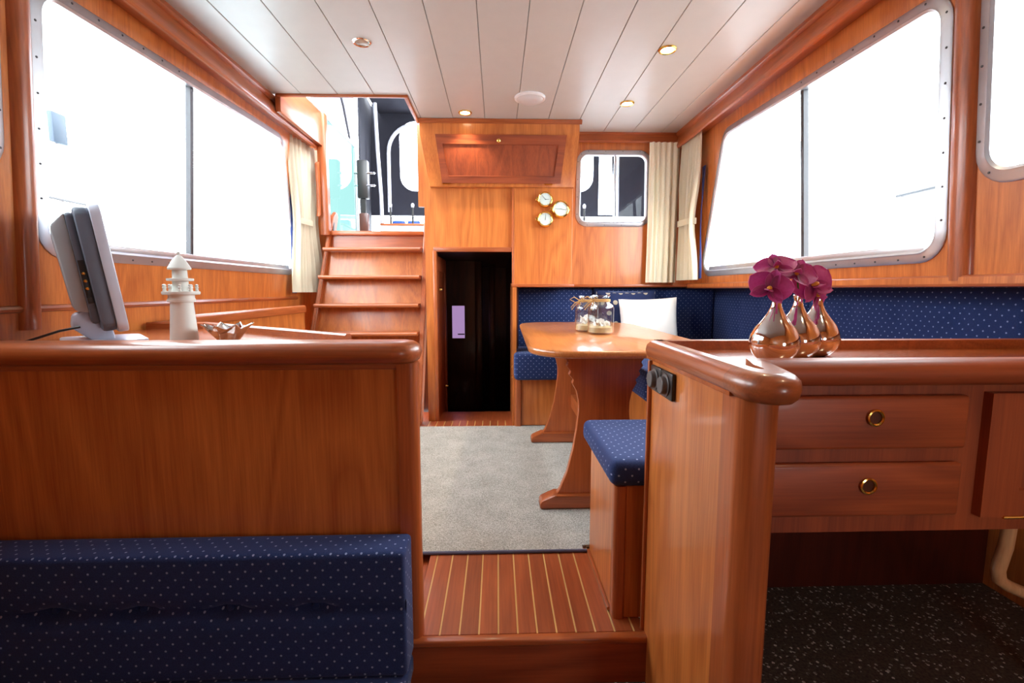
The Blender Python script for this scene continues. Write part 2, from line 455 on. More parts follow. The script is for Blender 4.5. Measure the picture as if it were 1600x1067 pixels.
# ---- salon floor: subfloor, teak and holly strips at both ends of the carpet, nosing, riser
fl = struct('floor', (0, 2, 0))
obj('subfloor', B(-1.39, .32, 1.20, 3.6, -.06, -.022).box(.32, 1.72, 1.58, 3.6, -.06, -.022).box(.32, .395, 1.20, 1.58, -.06, -.022), WP, fl)
def strips(y0, y1, xa, xb):
    k0 = math.floor(xa / .0525); x = k0 * .0525
    while x < xb:
        a, b = max(x + .0022, xa), min(x + .0503, xb)
        if b - a > .006:
            obj('teak_plank', B(a, b, y0, y1, -.022, 0, .0008, 1), WP, fl, smooth=0)
        if xa < x < xb:
            obj('holly_strip', B(x - .0022, x + .0022, y0, y1, -.022, -.0006), HOLLY, fl, smooth=0)
        x += .0525
strips(1.18, 1.60, -.235, .318)
strips(1.18, 1.25, .318, .396)
strips(3.06, 3.262, -.53, .14)
n = MB(); n.box(-.24, .40, 1.152, 1.18, -.016, .001, .005, 3)
obj('step_nosing', n, WX, fl)
obj('step_riser', B(-.24, .40, 1.156, 1.176, GZ - .02, -.015), WDX, fl)
# lower floor
sobj('floor_lower', B(-1.75, 1.85, -.6, 1.156, GZ - .05, GZ).box(.40, 1.85, 1.156, 1.60, GZ - .05, GZ), GRANITE, smooth=0)

# ---- carpet
c = MB(); c.prism([(-.30, 1.572, 0), (.30, 1.572, 0), (.30, 1.60, 0), (.80, 1.60, 0), (.80, 3.10, 0), (-.53, 3.10, 0), (-1.22, 3.10, 0), (-1.22, 1.90, 0), (-.45, 1.572, 0)], (0, 0, .009))
cp = one('carpet', c, CARPET, 'grey beige looped carpet laid on the cabin floor between ladder and table', 'carpet', smooth=0)
obj('binding_edge', MB().tube([(-.45, 1.570, .005), (.315, 1.570, .005)], .006, 8), plain('blue_grey_binding', srgb(88, 92, 120), .8), cp, label='blue grey bound edge')

# ---- ceiling of tongue and groove planks
ce = struct('ceiling', (0, 1, ZC))
obj('ceiling_backing', B(-1.30, 1.30, -.6, HY, ZC + .012, ZC + .03).box(HX1, 1.30, HY, 3.5, ZC + .012, ZC + .03), GAP, ce, smooth=0)
xs = [-1.30] + [-1.088 + .2025 * i for i in range(12)] + [1.30]
for a, b in zip(xs, xs[1:]):
    def pl(a, b, y1):
        if b - a > .012: obj('ceiling_plank', B(a + .0015, b - .0015, -.6, y1, ZC, ZC + .012, .0015, 1), WHITE_PLANK, ce, smooth=0)
    if b <= HX1 + .001: pl(a, b, HY)
    elif a < HX1: pl(a, b, HY); obj('ceiling_plank', B(HX1, b - .0015, HY, 3.48, ZC, ZC + .012, .0015, 1), WHITE_PLANK, ce, smooth=0)
    else: pl(a, b, 3.48)
sobj('roof', B(-1.42, 1.42, -.64, HY - .01, ZC + .035, ZC + .10).box(HX1 + .01, 1.42, HY - .01, 3.52, ZC + .035, ZC + .10).box(-1.42, HX0 - .02, HY - .01, 3.52, ZC + .035, ZC + .10), WHITEP, smooth=0)

# ---- side walls with window openings
def win_poly(yn, yf_b, yf_t, zb, zt_n, zt_f, r): return rpoly([(yn, zb), (yf_b, zb), (yf_t, zt_f), (yn, zt_n)], r, 6)
WIN = {-1: win_poly(1.515, 3.30, 3.07, 1.045, 1.785, 1.835, .065), 1: win_poly(1.465, 3.18, 2.82, 1.035, 1.775, 1.815, .065)}
WIN2 = {-1: win_poly(.78, 1.372, 1.372, 1.255, 1.80, 1.80, .07), 1: win_poly(1.08, 1.325, 1.325, 1.235, 1.80, 1.80, .07)}
def on_wall(pts, s, off=0): return [(wx(z, s) - s * off, y, z) for y, z in pts]
for s, nm in ((-1, 'left'), (1, 'right')):
    zb = GZ - .02 if s < 0 else .935
    yend = 3.62 if s < 0 else 3.46
    outer = [(-.6, zb), (yend, zb), (yend, 1.985), (-.6, 1.985)]
    holes = [inset(WIN[s], -.012), inset(WIN2[s], -.012)]
    sobj('wall_' + nm, MB().plate(on_wall(outer, s), [on_wall(h, s) for h in holes], (s * .03, 0, 0)), WZ, smooth=0)
# right wall below the windows steps outboard under the side deck
sobj('wall_right_ledge', B(1.365, 1.80, -.6, 3.62, .936, .956), WZ, smooth=0)
sobj('wall_right_lower', B(1.742, 1.77, -.6, 3.62, GZ - .02, .935), WZ, smooth=0)
sobj('trim_1', MB().box(1.366, 1.392, -.6, 3.42, .926, .962, .008, 2), WY)
# rear wall behind the camera
RW = rpoly([(.78, .60), (1.10, .60), (1.10, .98), (.78, .98)], .05, 5)
sobj('wall_rear', MB().plate([(x, -.6, z) for x, z in [(-1.75, GZ - .05), (1.80, GZ - .05), (1.80, 2.04), (-1.75, 2.04)]], [[(x, -.6, z) for x, z in RW]], (0, -.03, 0)), WZ, smooth=0)
w6 = struct('window_6', (.93, -.61, .82), 'small glazed fill window added behind the camera')  # window added out of view to light the galley floor and drawers
obj('window_pane', MB().plate([(x, -.612, z) for x, z in inset(RW, -.002)], [], (0, -.004, 0)), PANE, w6, smooth=0)

def window(idx, s, poly, mull, tag, sill=True):
    w_ = struct('window_%d' % idx, (wx(1.4, s), (poly[0][0] + poly[len(poly)//2][0]) / 2, 1.4), tag)
    up = Vector((-s, 0, -.07)).normalized()
    prof = [(-.030, .0), (-.030, .004), (-.024, .008), (-.004, .009), (.002, .012), (.010, .006), (.010, -.03), (.0, -.03)]
    ar = sum(poly[i][0]*poly[(i+1) % len(poly)][1] - poly[(i+1) % len(poly)][0]*poly[i][1] for i in range(len(poly)))
    path = on_wall(poly, s)
    # orientation: side direction must point into the opening for positive profile values
    p0, p1 = Vector(path[0]), Vector(path[1]); cen = sum((Vector(p) for p in path), Vector()) / len(path)
    sd = up.cross((p1 - p0).normalized())
    if sd.dot(cen - p0) < 0: path = path[::-1]
    obj('window_frame', MB().sweep(path, prof, up, closed=True), ALU, w_)
    g = inset(poly, .006)
    pan = on_wall(g, s, -.022)
    if mull:
        # split the glass at the mullion
        for side in (-1, 1):
            pts = [(min(y, mull) if side < 0 else max(y, mull), z) for y, z in g]
            q = []
            for p in pts:
                if not q or (abs(p[0]-q[-1][0]) + abs(p[1]-q[-1][1])) > 1e-4: q.append(p)
            obj('window_pane', MB().plate(on_wall(q, s, -.020 - .003*side), [], (s * .004, 0, 0)), PANE, w_, smooth=0)
        zs = [z for y, z in poly]; zt = max(z for y, z in poly if abs(y - mull) < 2)
        za, zb_ = min(zs) + .004, min(zs) + (1.79 - min(zs))
        ztop = 1.80
        obj('mullion', MB().prism([(wx(za, s) + s*.006, mull - .011, za), (wx(za, s) + s*.006, mull + .011, za), (wx(ztop, s) + s*.006, mull + .011, ztop), (wx(ztop, s) + s*.006, mull - .011, ztop)], (s * .022, 0, 0)), ALU_D, w_, smooth=0)
        obj('slide_track', MB().prism([(wx(za, s) - s*.001, poly[0][0] + .05, za), (wx(za, s) - s*.001, max(y for y, z in poly) - .05, za), (wx(za + .028, s) - s*.001, max(y for y, z in poly) - .06, za + .028), (wx(za + .028, s) - s*.001, poly[0][0] + .05, za + .028)], (s * .02, 0, 0), .003), ALU, w_)
    else:
        obj('window_pane', MB().plate(pan, [], (s * .004, 0, 0)), PANE, w_, smooth=0)
    # frame screws
    mid = inset(poly, -.016); acc = 0; last = Vector((*mid[0], 0))
    for i in range(1, len(mid) + 1):
        q = Vector((*mid[i % len(mid)], 0)); L = (q - last).length; k = .1 - acc
        while k < L:
            p = last.lerp(q, k / L); x = wx(p.y, s)
            if p.x < 2.2: obj('screw', MB().lathe([(.0035, 0), (.0035, .0015), (0, .002)], (x - s*.0085, p.x, p.y), 8, M=Matrix.Rotation(-s * PI/2, 4, 'Y')), ALU_D, w_)
            k += .1
        acc = (acc + L) % .1; last = q
    return w_
window(1, -1, WIN[-1], 2.228, 'large two pane window with raked far end in the left wall')
window(2, 1, WIN[1], 2.14, 'large two pane window with raked far end in the right wall')
window(3, -1, WIN2[-1], None, 'window with higher sill at the left picture edge')
window(4, 1, WIN2[1], None, 'window with higher sill at the right picture edge')

# ---- pelmets, crown trims, pillar trims, wall mouldings
def along_y(name, prof, s, y0, y1, mat=WY):
    return sobj(name, MB().prism([(s * x, y0, z) for x, z in prof], (0, y1 - y0, 0)), mat)
pel = [(1.345, 1.985), (1.345, 1.90), (1.33, 1.895)]
for s, i, y1 in ((-1, 2, 3.45), (1, 3, 3.42)):
    prof = [(1.33, 2.0), (1.33, 1.905), (1.262, 1.905), (1.262, 1.894), (1.256, 1.886), (1.246, 1.885), (1.238, 1.892), (1.236, 1.905), (1.244, 1.93), (1.258, 1.955), (1.262, 1.972), (1.252, 1.976), (1.246, 1.984), (1.246, 2.0)]
    along_y('trim_%d' % i, prof, s, -.6, y1)
# far crown on the right part of the bulkhead
prof = [(3.46, 2.0), (3.46, 1.94), (3.40, 1.94), (3.396, 1.932), (3.388, 1.932), (3.382, 1.942), (3.388, 1.965), (3.392, 1.985), (3.386, 1.99), (3.386, 2.0)]
sobj('trim_4', MB().prism([(.50, y, z) for y, z in prof], (.80, 0, 0)), WX)
for s, i, ya, yb in ((-1, 5, 1.423, 1.486), (1, 6, 1.351, 1.428)):
    m = MB(); N = 8; ym = (ya+yb)/2; hw = (yb-ya)/2
    for zb_, zt_ in ((.945 if s > 0 else .80, 1.90),):
        for off, hh in ((0, 1),):
            prof2 = [(math.cos(PI*k/N), math.sin(PI*k/N)) for k in range(N+1)]
            t = bmesh.new(); rg = []
            for z in (zb_, zt_): rg.append([t.verts.new((wx(z, s) - s*.03*b + s*.004, ym + hw*a, z)) for a, b in prof2])
            for k in range(N): t.faces.new((rg[0][k], rg[0][k+1], rg[1][k+1], rg[1][k]))
            t.faces.new(rg[0]); t.faces.new(rg[1][::-1]); bmesh.ops.recalc_face_normals(t, faces=t.faces[:]); m.merge(t)
    sobj('trim_%d' % i, m, WRZ)
sobj('trim_7', MB().tube([(wx(.862, -1) + .002, -.6, .862), (wx(.862, -1) + .002, 3.35, .862)], .011, 8), WY)
# hatch edge trims and coamings
t = MB(); t.box(HX0 - .01, HX1 + .012, HY - .012, HY + .012, ZC - .012, ZC + .05, .004).box(HX1 - .012, HX1 + .012, HY, 3.22, ZC - .012, ZC + .13, .004)
sobj('trim_8', t, WX)
sobj('trim_9', B(-1.235, -1.205, HY + .0, 3.46, 1.905, 2.13, .004), WY)
sobj('trim_10', B(-1.245, -1.185, 3.44, 3.50, 1.30, 2.13, .006), WRZ)

# ---- far bulkhead
FY = 3.25
m = MB()
m.box(-.486, -.42, FY + .02, FY + .05, -.05, 1.47).box(-.526, -.42, FY + .02, FY + .05, 1.47, 1.995)
m.box(-.42, .105, FY + .02, FY + .05, 1.20, 1.62)                 # panel above the doorway
sobj('wall_far', m, WZ, smooth=0)
sobj('wall_far_gauge_panel', B(.113, .508, FY, FY + .05, .955, 1.62, .002), WZ, smooth=0)
sobj('trim_11', B(.100, .114, FY - .006, FY + .05, -.02, 1.62, .003), WRZ)
sobj('trim_12', B(-.43, .102, FY + .004, FY + .05, 1.172, 1.204, .004), WX)
sobj('trim_13', B(-.435, -.41, FY + .004, FY + .05, 0, 1.18, .004), WRZ)
sobj('trim_14', B(.096, .520, 3.21, FY + .20, .935, .956, .006).box(.50, 1.40, 3.385, FY + .20, .935, .956, .006), WX)
sobj('niche_wall', B(-.484, -.456, FY + .052, 3.70, -.05, 2.06), WZ, smooth=0)
# right part of the bulkhead with its window
BW = rpoly([(.576, 1.385), (1.068, 1.385), (1.062, 1.866), (.580, 1.866)], .062, 6)
o3 = lambda pts, y: [(x, y, z) for x, z in pts]
sobj('wall_far_right', MB().plate(o3([(.49, .94), (1.42, .94), (1.42, 2.0), (.49, 2.0)], 3.42), [o3(inset(BW, -.012), 3.42)], (0, .03, 0)), WZ, smooth=0)
w5 = struct('window_5', (.82, 3.42, 1.62), 'small rounded aluminium window in the far bulkhead')
path = o3(BW, 3.42)
up = Vector((0, -1, 0)); sd = up.cross((Vector(path[1]) - Vector(path[0])).normalized())
if sd.dot(Vector((.82, 3.42, 1.62)) - Vector(path[0])) < 0: path = path[::-1]
obj('window_frame', MB().sweep(path, [(-.022, .0), (-.022, .005), (-.016, .009), (0, .01), (.006, .012), (.012, .006), (.012, -.03), (0, -.03)], up, closed=True), ALU, w5)
obj('window_pane', MB().plate(o3(inset(BW, .005), 3.44), [], (0, .004, 0)), PANE, w5, smooth=0)
obj('mullion', B(.826, .838, 3.425, 3.438, 1.38, 1.866), ALU, w5, smooth=0)
mid = inset(BW, -.012)
for i in range(0, len(mid), 1):
    a, b = Vector(mid[i]), Vector(mid[(i+1) % len(mid)])
    kk = max(1, int((b - a).length / .1))
    for q in range(kk):
        if kk == 1 and i % 3: continue
        p = a.lerp(b, q / kk); obj('screw', MB().lathe([(.003, 0), (.003, .0012), (0, .0016)], (p.x, 3.411, p.y), 8, M=Matrix.Rotation(PI/2, 4, 'X')), ALU_D, w5)
# under-deck bulkhead behind the sofa back, niche left wall, lower closing panels
sobj('wall_far_lower', B(.10, 1.74, 3.60, 3.63, -.05, .965), WZ, smooth=0)
sobj('wall_settee_end', B(.101, .1075, 3.15, 3.598, -.02, .934).box(.101, .127, 3.135, 3.16, -.02, .934), WZ, smooth=0)
sobj('wall_far_ledge', B(.12, 1.74, 3.43, 3.599, .940, .97), WZ, smooth=0)
sobj('wall_niche_left', B(-1.42, -1.19, 3.60, 3.63, -.05, 1.30).box(-1.42, -1.24, 3.60, 3.63, 1.3, 2.0), WZ, smooth=0)

# ---- companionway down to the forward cabin
co = struct('corridor', (-.2, 4.2, .4), 'dark passage seen through the low doorway')
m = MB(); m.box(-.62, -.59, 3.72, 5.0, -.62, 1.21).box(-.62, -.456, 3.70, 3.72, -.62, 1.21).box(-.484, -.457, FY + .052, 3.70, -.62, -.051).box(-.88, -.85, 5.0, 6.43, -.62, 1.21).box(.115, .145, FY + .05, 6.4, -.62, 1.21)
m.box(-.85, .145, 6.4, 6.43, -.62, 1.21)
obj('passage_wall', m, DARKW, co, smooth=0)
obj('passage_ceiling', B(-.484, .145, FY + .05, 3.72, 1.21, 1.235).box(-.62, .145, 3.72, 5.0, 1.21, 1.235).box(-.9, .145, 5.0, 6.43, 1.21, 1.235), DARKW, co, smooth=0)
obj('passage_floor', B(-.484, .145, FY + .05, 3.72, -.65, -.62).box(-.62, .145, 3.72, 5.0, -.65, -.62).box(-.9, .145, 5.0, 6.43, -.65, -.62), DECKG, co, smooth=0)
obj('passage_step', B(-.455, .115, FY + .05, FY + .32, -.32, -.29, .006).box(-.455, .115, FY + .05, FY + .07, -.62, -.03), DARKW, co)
wp = [(-.477, .405), (-.345, .405), (-.345, .748), (-.477, .748)]
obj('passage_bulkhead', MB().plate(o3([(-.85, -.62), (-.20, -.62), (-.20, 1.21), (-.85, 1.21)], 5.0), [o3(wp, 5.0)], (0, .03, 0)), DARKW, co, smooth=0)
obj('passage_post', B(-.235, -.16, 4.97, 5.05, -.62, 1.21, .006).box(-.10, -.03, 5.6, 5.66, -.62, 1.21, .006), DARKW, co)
obj('lilac_curtained_window', B(-.49, -.33, 5.035, 5.045, .39, .76), plain('lilac_curtain_light', srgb(150, 110, 170), .9, emit=srgb(186, 150, 204), es=.75), co, smooth=0)
obj('window_ledge', B(-.42, -.35, 5.02, 5.034, .44, .452), DARKW, co, smooth=0)
d1 = struct('door_1', (-.45, 3.4, .5), 'dark open door leaf inside the low doorway')
obj('door_leaf', B(-.452, -.425, FY + .06, 3.92, -.27, 1.16, .004), WDZ, d1)
obj('door_stile', B(-.424, -.416, FY + .07, 3.34, -.26, 1.15, .002).box(-.424, -.416, 3.82, 3.91, -.26, 1.15, .002).box(-.424, -.416, 3.34, 3.82, 1.05, 1.15, .002).box(-.424, -.416, 3.34, 3.82, -.26, -.16, .002), WDZ, d1)
for z in (.92, .15): obj('door_latch', MB().lathe([(.012, 0), (.012, .008), (.006, .02), (0, .022)], (-.416, 3.44 if z > .5 else 3.75, z), 12, M=Matrix.Rotation(PI/2, 4, 'Y')), BRASS, d1)
for z in (.32, .39): obj('door_catch', MB().lathe([(.010, 0), (.010, .012), (0, .016)], (.107, FY - .006, z), 12, M=Matrix.Rotation(PI/2, 4, 'X')), BRASS, d1)

# ================================================================== LEFT HALF BULKHEAD, DESK, FRONT SETTEE
hb = struct('wall_half_left', (-.8, 1.19, 0), 'low teak half bulkhead with a bullnose cap')
obj('panel', B(-1.385, -.235, 1.18, 1.205, GZ, .75), WZ, hb, smooth=0)
m = MB(); m.prism([(x, y, GZ) for x, y in rpoly([(-.25, 1.165), (-.2, 1.165), (-.2, 1.215), (-.25, 1.215)], [0, .022, .022, 0])], (0, 0, .738 - GZ))
obj('end_post', m, WRZ, hb)
# bullnose cap, rounded nose at its free end
cz0, cz1 = .738, .790
pr = [(-.045, cz0), (.045, cz0), (.058, cz0 + .008), (.064, cz0 + .026), (.058, cz1 - .008), (.045, cz1), (-.045, cz1), (-.058, cz1 - .008), (-.064, cz0 + .026), (-.058, cz0 + .008)]
m = MB(); m.sweep([(-1.385, 1.195, 0), (-.255, 1.195, 0)], pr, (0, 0, 1))
t = bmesh.new(); N = 12; rings = []
half = [(r_, z) for r_, z in pr[0:0]] or [(.0, cz0), (.045, cz0), (.058, cz0 + .008), (.064, cz0 + .026), (.058, cz1 - .008), (.045, cz1), (0, cz1)]
for k in range(N+1):
    a = -PI/2 + PI*k/N; rings.append([t.verts.new((-.255 + r_*math.cos(a), 1.195 + r_*math.sin(a), z)) for r_, z in half])
for a, b in zip(rings, rings[1:]):
    for k in range(len(half)-1):
        try: t.faces.new((a[k], b[k], b[k+1], a[k+1]))
        except ValueError: pass
bmesh.ops.remove_doubles(t, verts=t.verts[:], dist=1e-5); bmesh.ops.recalc_face_normals(t, faces=t.faces[:]); m.merge(t)
sobj('trim_16', m, WX, smooth=50)
obj('under_trim', B(-1.385, -.24, 1.17, 1.181, .722, .74, .003), WX, hb)

DZ = .765
dk = thing('desk_top', 'teak desk top behind the low bulkhead, carrying monitor and lighthouse', 'desk', (-.9, 1.5, DZ))
deck = [(-1.385, 1.21), (-.26, 1.21), (-.44, 1.405), (-1.17, 1.93), (-1.385, 1.915)]
obj('top_board', MB().prism([(x, y, DZ - .028) for x, y in deck], (0, 0, .028)), WC, dk, smooth=0)
obj('fiddle_rail', MB().sweep([(-.44, 1.405, 0), (-1.17, 1.93, 0), (-1.385, 1.915, 0)], [(-.011, DZ), (.011, DZ), (.011, DZ + .020), (.006, DZ + .025), (-.006, DZ + .025), (-.011, DZ + .020)], (0, 0, 1)), WX, dk)
obj('apron', MB().prism([(-.44, 1.40, 0), (-1.17, 1.92, 0), (-1.17, 1.90, 0), (-.46, 1.39, 0)], (0, 0, DZ - .03)).xf(Matrix.Translation((0, 0, .0))), WZ, dk, smooth=0)

sc = thing('side_cabinet', 'shallow teak ledge cabinet along the left wall before the ladder', 'cabinet', (-1.32, 2.5, 0))
obj('face_panel', B(-1.262, -1.245, 1.945, 3.10, .0, .79), WZ, sc, smooth=0)
obj('ledge_board', B(-1.388, -1.24, 1.945, 3.10, .776, .79), WY, sc)
obj('fiddle_rail', MB().prism([(x, 1.945, z) for x, z in rpoly([(-1.268, .772), (-1.232, .772), (-1.232, .818), (-1.268, .818)], [0, .006, .016, .016], 4)], (0, 1.155, 0)), WY, sc)

# front settee: only its buttoned back shows
fs = thing('settee', 'navy dotted settee below the low bulkhead, its buttoned back in shadow', 'settee', (-.8, 1.1, GZ))
tx = [-.443, -.648, -.853, -1.058]
def tuft(p, nrm):
    if nrm.y > -.3: return Vector((0, 0, 0))
    d = 0
    for x in tx: d += .026 * math.exp(-(((p.x - x) / .040) ** 2 + ((p.z - .155) / .016) ** 2))
    d += .012 * math.exp(-((p.z - .155) / .012) ** 2)
    return Vector((0, d, 0))
obj('back_cushion', cushion(-1.38, -.222, 1.065, 1.164, -.02, .300, .012, .018, tuft), FAB, fs, smooth=60)
for x in tx: obj('button', MB().lathe([(.009, 0), (.008, .003), (0, .005)], (x, 1.090, .155), 10, M=Matrix.Rotation(PI/2, 4, 'X')), FAB, fs)
obj('seat_cushion', cushion(-1.38, -.222, .62, 1.164, -.085, -.022, .02), FAB, fs, smooth=60)
obj('base', B(-1.38, -.245, .66, 1.16, GZ, -.086, .005), WX, fs)

# ---- monitor seen from behind, on the desk
TH = math.radians(42)                         # screen looks towards +x +y
mon = thing('monitor', 'grey flat monitor turned away on a silver foot, on the desk', 'monitor', (-1.148, 1.42, DZ), (0, 0, TH - PI/2))
# local frame: +y is the screen's facing direction, x along its width, z up; tilted back
TM = Matrix.Translation((0, .022, .038)) @ Matrix.Rotation(math.radians(7), 4, 'X')
W2, H2 = .155, .345
def rr(x0, x1, z0, z1, r): return rpoly([(x0, z0), (x1, z0), (x1, z1), (x0, z1)], r, 5)
def slab(x0, x1, y0, y1, z0, z1, r, b=.004): return MB().prism([(x, y0, z) for x, z in rr(x0, x1, z0, z1, r)], (0, y1 - y0, 0), b, 2)
obj('bezel', slab(-W2, W2, -.002, .022, .0, H2, .03).xf(TM), SILV, mon, local=True)
scr = obj('screen', slab(-W2 + .018, W2 - .018, .0215, .0235, .03, H2 - .018, .003, 0).xf(TM), SCREEN, mon, local=True)
body = slab(-W2 + .006, W2 - .006, -.034, -.001, .006, H2 - .008, .03, .008)
obj('rear_shell', body.xf(TM), MOND, mon, local=True)
hump = slab(-W2 + .03, W2 - .03, -.051, -.033, .03, H2 - .022, .012, .006)
obj('rear_step', hump.xf(TM), MOND, mon, local=True)
hp = MB().prism([(-W2 + .035, y, z) for y, z in [(-.050, .06), (-.078, .07), (-.080, .10), (-.084, .285), (-.080, .295), (-.050, .325)]], (2*W2 - .07, 0, 0), .006, 2)
obj('rear_hump', hp.xf(TM), MONI, mon, local=True)
rc = MB()
obj('port_recess', B(W2 - .0345, W2 - .0285, -.049, -.036, .085, .20, .001).xf(TM), BLACKP, mon, local=True)
for z in (.125, .145, .165): obj('port_socket', MB().lathe([(.004, 0), (.004, .003), (.002, .004), (0, .004)], (W2 - .0285, -.0425, z), 10, M=Matrix.Rotation(PI/2, 4, 'Y')).xf(TM), BRASS, mon, local=True)
obj('cable_plug', B(W2 - .03, W2 - .018, -.049, -.037, .085, .10, .002).xf(TM), BLACKP, mon, local=True)
nk = MB().prism([(-.045, y, z) for y, z in [(-.035, .012), (-.075, .05), (-.07, .085), (-.035, .10), (.0, .10), (.012, .05), (.02, .012)]], (.09, 0, 0), .008, 2)
obj('neck', nk, SILV, mon, local=True)
ft = MB().prism([(x, y, 0) for x, y in rpoly([(-.13, -.10), (.13, -.10), (.11, .09), (-.11, .09)], .03)], (0, 0, .014), .004, 2)
obj('foot', ft, SILV, mon, local=True)
cb = MB().tube([(-1.155, 1.345, DZ + .052), (-1.19, 1.318, DZ + .042), (-1.235, 1.31, DZ + .026), (-1.30, 1.305, DZ + .006), (-1.36, 1.30, DZ + .006), (-1.38, 1.30, DZ + .006)], .0035, 6)
one('cable', cb, BLACKP, 'thin black cable trailing from the monitor across the desk', 'cable')

# ---- lighthouse ornament
lh = thing('lighthouse_ornament', 'pale wooden lighthouse ornament with two galleries, on the desk', 'ornament', (-.91, 1.40, DZ))
c = (-.91, 1.40, DZ)
obj('tower', MB().lathe([(0.03612, 0), (0.02838, .115), (0.02881, .118), (0.0344, .119), (0.03526, .125), (0.03268, .130), (0.03268, .140)], c, 28), CREAM, lh)
obj('gallery', MB().lathe([(0.0258, .139), (0.04558, .140), (0.0473, .144), (0.04644, .149), (0.0258, .150)], c, 28), CREAM, lh)
for k in range(10):
    a = 2*PI*k/10 + .2; q = (c[0] + .0405*math.cos(a), c[1] + .0405*math.sin(a), c[2] + .149)
    obj('baluster', MB().lathe([(0.00387, 0), (0.00387, .004), (0.00258, .006), (0.00473, .011), (0.00301, .015), (0.00473, .018), (0, .021)], q, 8), CREAM, lh)
obj('lantern', MB().lathe([(0.01978, .149), (0.01978, .180), (0.01892, .186), (0.01806, .212)], c, 24), CREAM, lh)
obj('upper_gallery', MB().lathe([(0.0172, .178), (0.03268, .179), (0.03354, .183), (0.03268, .186), (0.0172, .187)], c, 24), CREAM, lh)
obj('roof_cap', MB().lathe([(0.01548, .210), (0.02838, .211), (0.02924, .215), (0.01892, .234), (0.01032, .246), (0.00516, .251), (0.00258, .253), (0.00516, .257), (0.0043, .261), (0, .263)], c, 24), CREAM, lh)

# ---- faceted silver star bowl
bw = thing('star_bowl', 'shiny silver faceted star shaped bowl beside the lighthouse', 'bowl', (-.800, 1.43, DZ))
m = MB(); t = bmesh.new(); NP = 8; R1 = []; R2 = []; R0 = []; c = Vector((-.800, 1.43, DZ))
for k in range(2*NP):
    a = PI*k/NP; tip = k % 2 == 0
    R0.append(t.verts.new(c + Vector((.026*math.cos(a), .026*math.sin(a), .001))))
    rm, zm = (.047, .026) if tip else (.034, .030)
    R1.append(t.verts.new(c + Vector((rm*math.cos(a), rm*math.sin(a), zm))))
    rt, zt = (.068, .052) if tip else (.050, .038)
    R2.append(t.verts.new(c + Vector((rt*math.cos(a), rt*math.sin(a), zt))))
for A, Bq in ((R0, R1), (R1, R2)):
    for k in range(2*NP):
        j = (k+1) % (2*NP); t.faces.new((A[k], A[j], Bq[j])); t.faces.new((A[k], Bq[j], Bq[k]))
t.faces.new(R0[::-1]); bmesh.ops.recalc_face_normals(t, faces=t.faces[:])
bmesh.ops.solidify(t, geom=t.faces[:], thickness=.002)
obj('facets', m.merge(t), CHROME, bw, smooth=0)
rimp = [v for v in [(c + Vector(((.069 if k % 2 == 0 else .050)*math.cos(PI*k/NP), (.069 if k % 2 == 0 else .050)*math.sin(PI*k/NP), .053 if k % 2 == 0 else .039))) for k in range(2*NP)]]
obj('rim', MB().tube(rimp, .0028, 6, closed=True), CHROME, bw)
obj('inner_cup', MB().lathe([(.020, .004), (.022, .02), (.020, .02), (.018, .006), (0, .006)], (-.800, 1.43, DZ), 16), CHROME, bw)

# ================================================================== LADDER (companionway stairs)
la = thing('companionway_ladder', 'teak companionway ladder with open treads rising to the deck hatch', 'ladder', (-.9, 3.3, 0))
def xl(z): return -1.36 + .1103 * z            # left stringer splays outward towards the foot
def xr(z): return -.556 + .021 * z
def yl(z): return 3.125 + .27 * z              # slope of the ladder, front edge
for (zt, yf) in ((.23, 3.165), (.43, 3.185), (.628, 3.215), (.821, 3.262), (1.016, 3.312), (1.21, 3.362)):
    a, b = xl(zt) + .02, xr(zt) - .004
    obj('tread', MB().prism([(a, y, z) for y, z in rpoly([(yf, zt - .026), (yf + .19, zt - .026), (yf + .19, zt), (yf, zt)], [.012, 0, 0, .010], 4)], (b - a, 0, 0)), WX, la)
# panels between the treads, stepping back with the slope
zs = [0, .23, .43, .628, .821, 1.016, 1.21]; ys = [3.135, 3.165, 3.185, 3.215, 3.262, 3.312, 3.362]
for i in range(len(zs) - 1):
    z0, z1 = zs[i], zs[i+1] - .026
    ya = ys[i] + .15
    obj('riser_panel', MB().prism([(xl(z0) + .02, ya, z0), (xr(z0) - .004, ya, z0), (xr(z1) - .004, ya + .03, z1), (xl(z1) + .02, ya + .03, z1)], (0, .012, 0)), WZ, la, smooth=0)
obj('riser_panel', B(-1.20, -.535, 3.52, 3.535, 1.21, 1.31), WX, la, smooth=0)
def stringer(xf, th, ztop, name):
    prof = [(3.125, 0), (3.24, 0), (3.24 + .27*(ztop - .10), ztop - .10), (yl(ztop) + .105, ztop - .02), (yl(ztop) + .085, ztop + .005), (yl(ztop) + .045, ztop + .010), (yl(ztop) - .005, ztop - .03)]
    m = MB(); t = bmesh.new()
    A = [t.verts.new((xf(z), y, z)) for y, z in prof]; Bv = [t.verts.new((xf(z) + th, y, z)) for y, z in prof]
    t.faces.new(A); t.faces.new(Bv[::-1])
    for k in range(len(prof)):
        j = (k+1) % len(prof); t.faces.new((A[k], A[j], Bv[j], Bv[k]))
    bmesh.ops.recalc_face_normals(t, faces=t.faces[:]); bmesh.ops.bevel(t, geom=t.edges[:], offset=.006, segments=2, affect='EDGES')
    obj(name, m.merge(t), WRZ, la)
stringer(xl, .026, 1.47, 'stringer'); stringer(xr, .037, 1.45, 'stringer')
sl = MB().prism([(xl(1.38) + .0265, y, z) for y, z in rpoly([(3.515, 1.33), (3.545, 1.34), (3.565, 1.425), (3.535, 1.42)], .012, 4)], (.002, 0, 0))
obj('handle_slot', sl, BLACKP, la)
sobj('trim_15', B(-1.215, -.528, 3.475, 3.60, 1.305, 1.335, .006), WX)
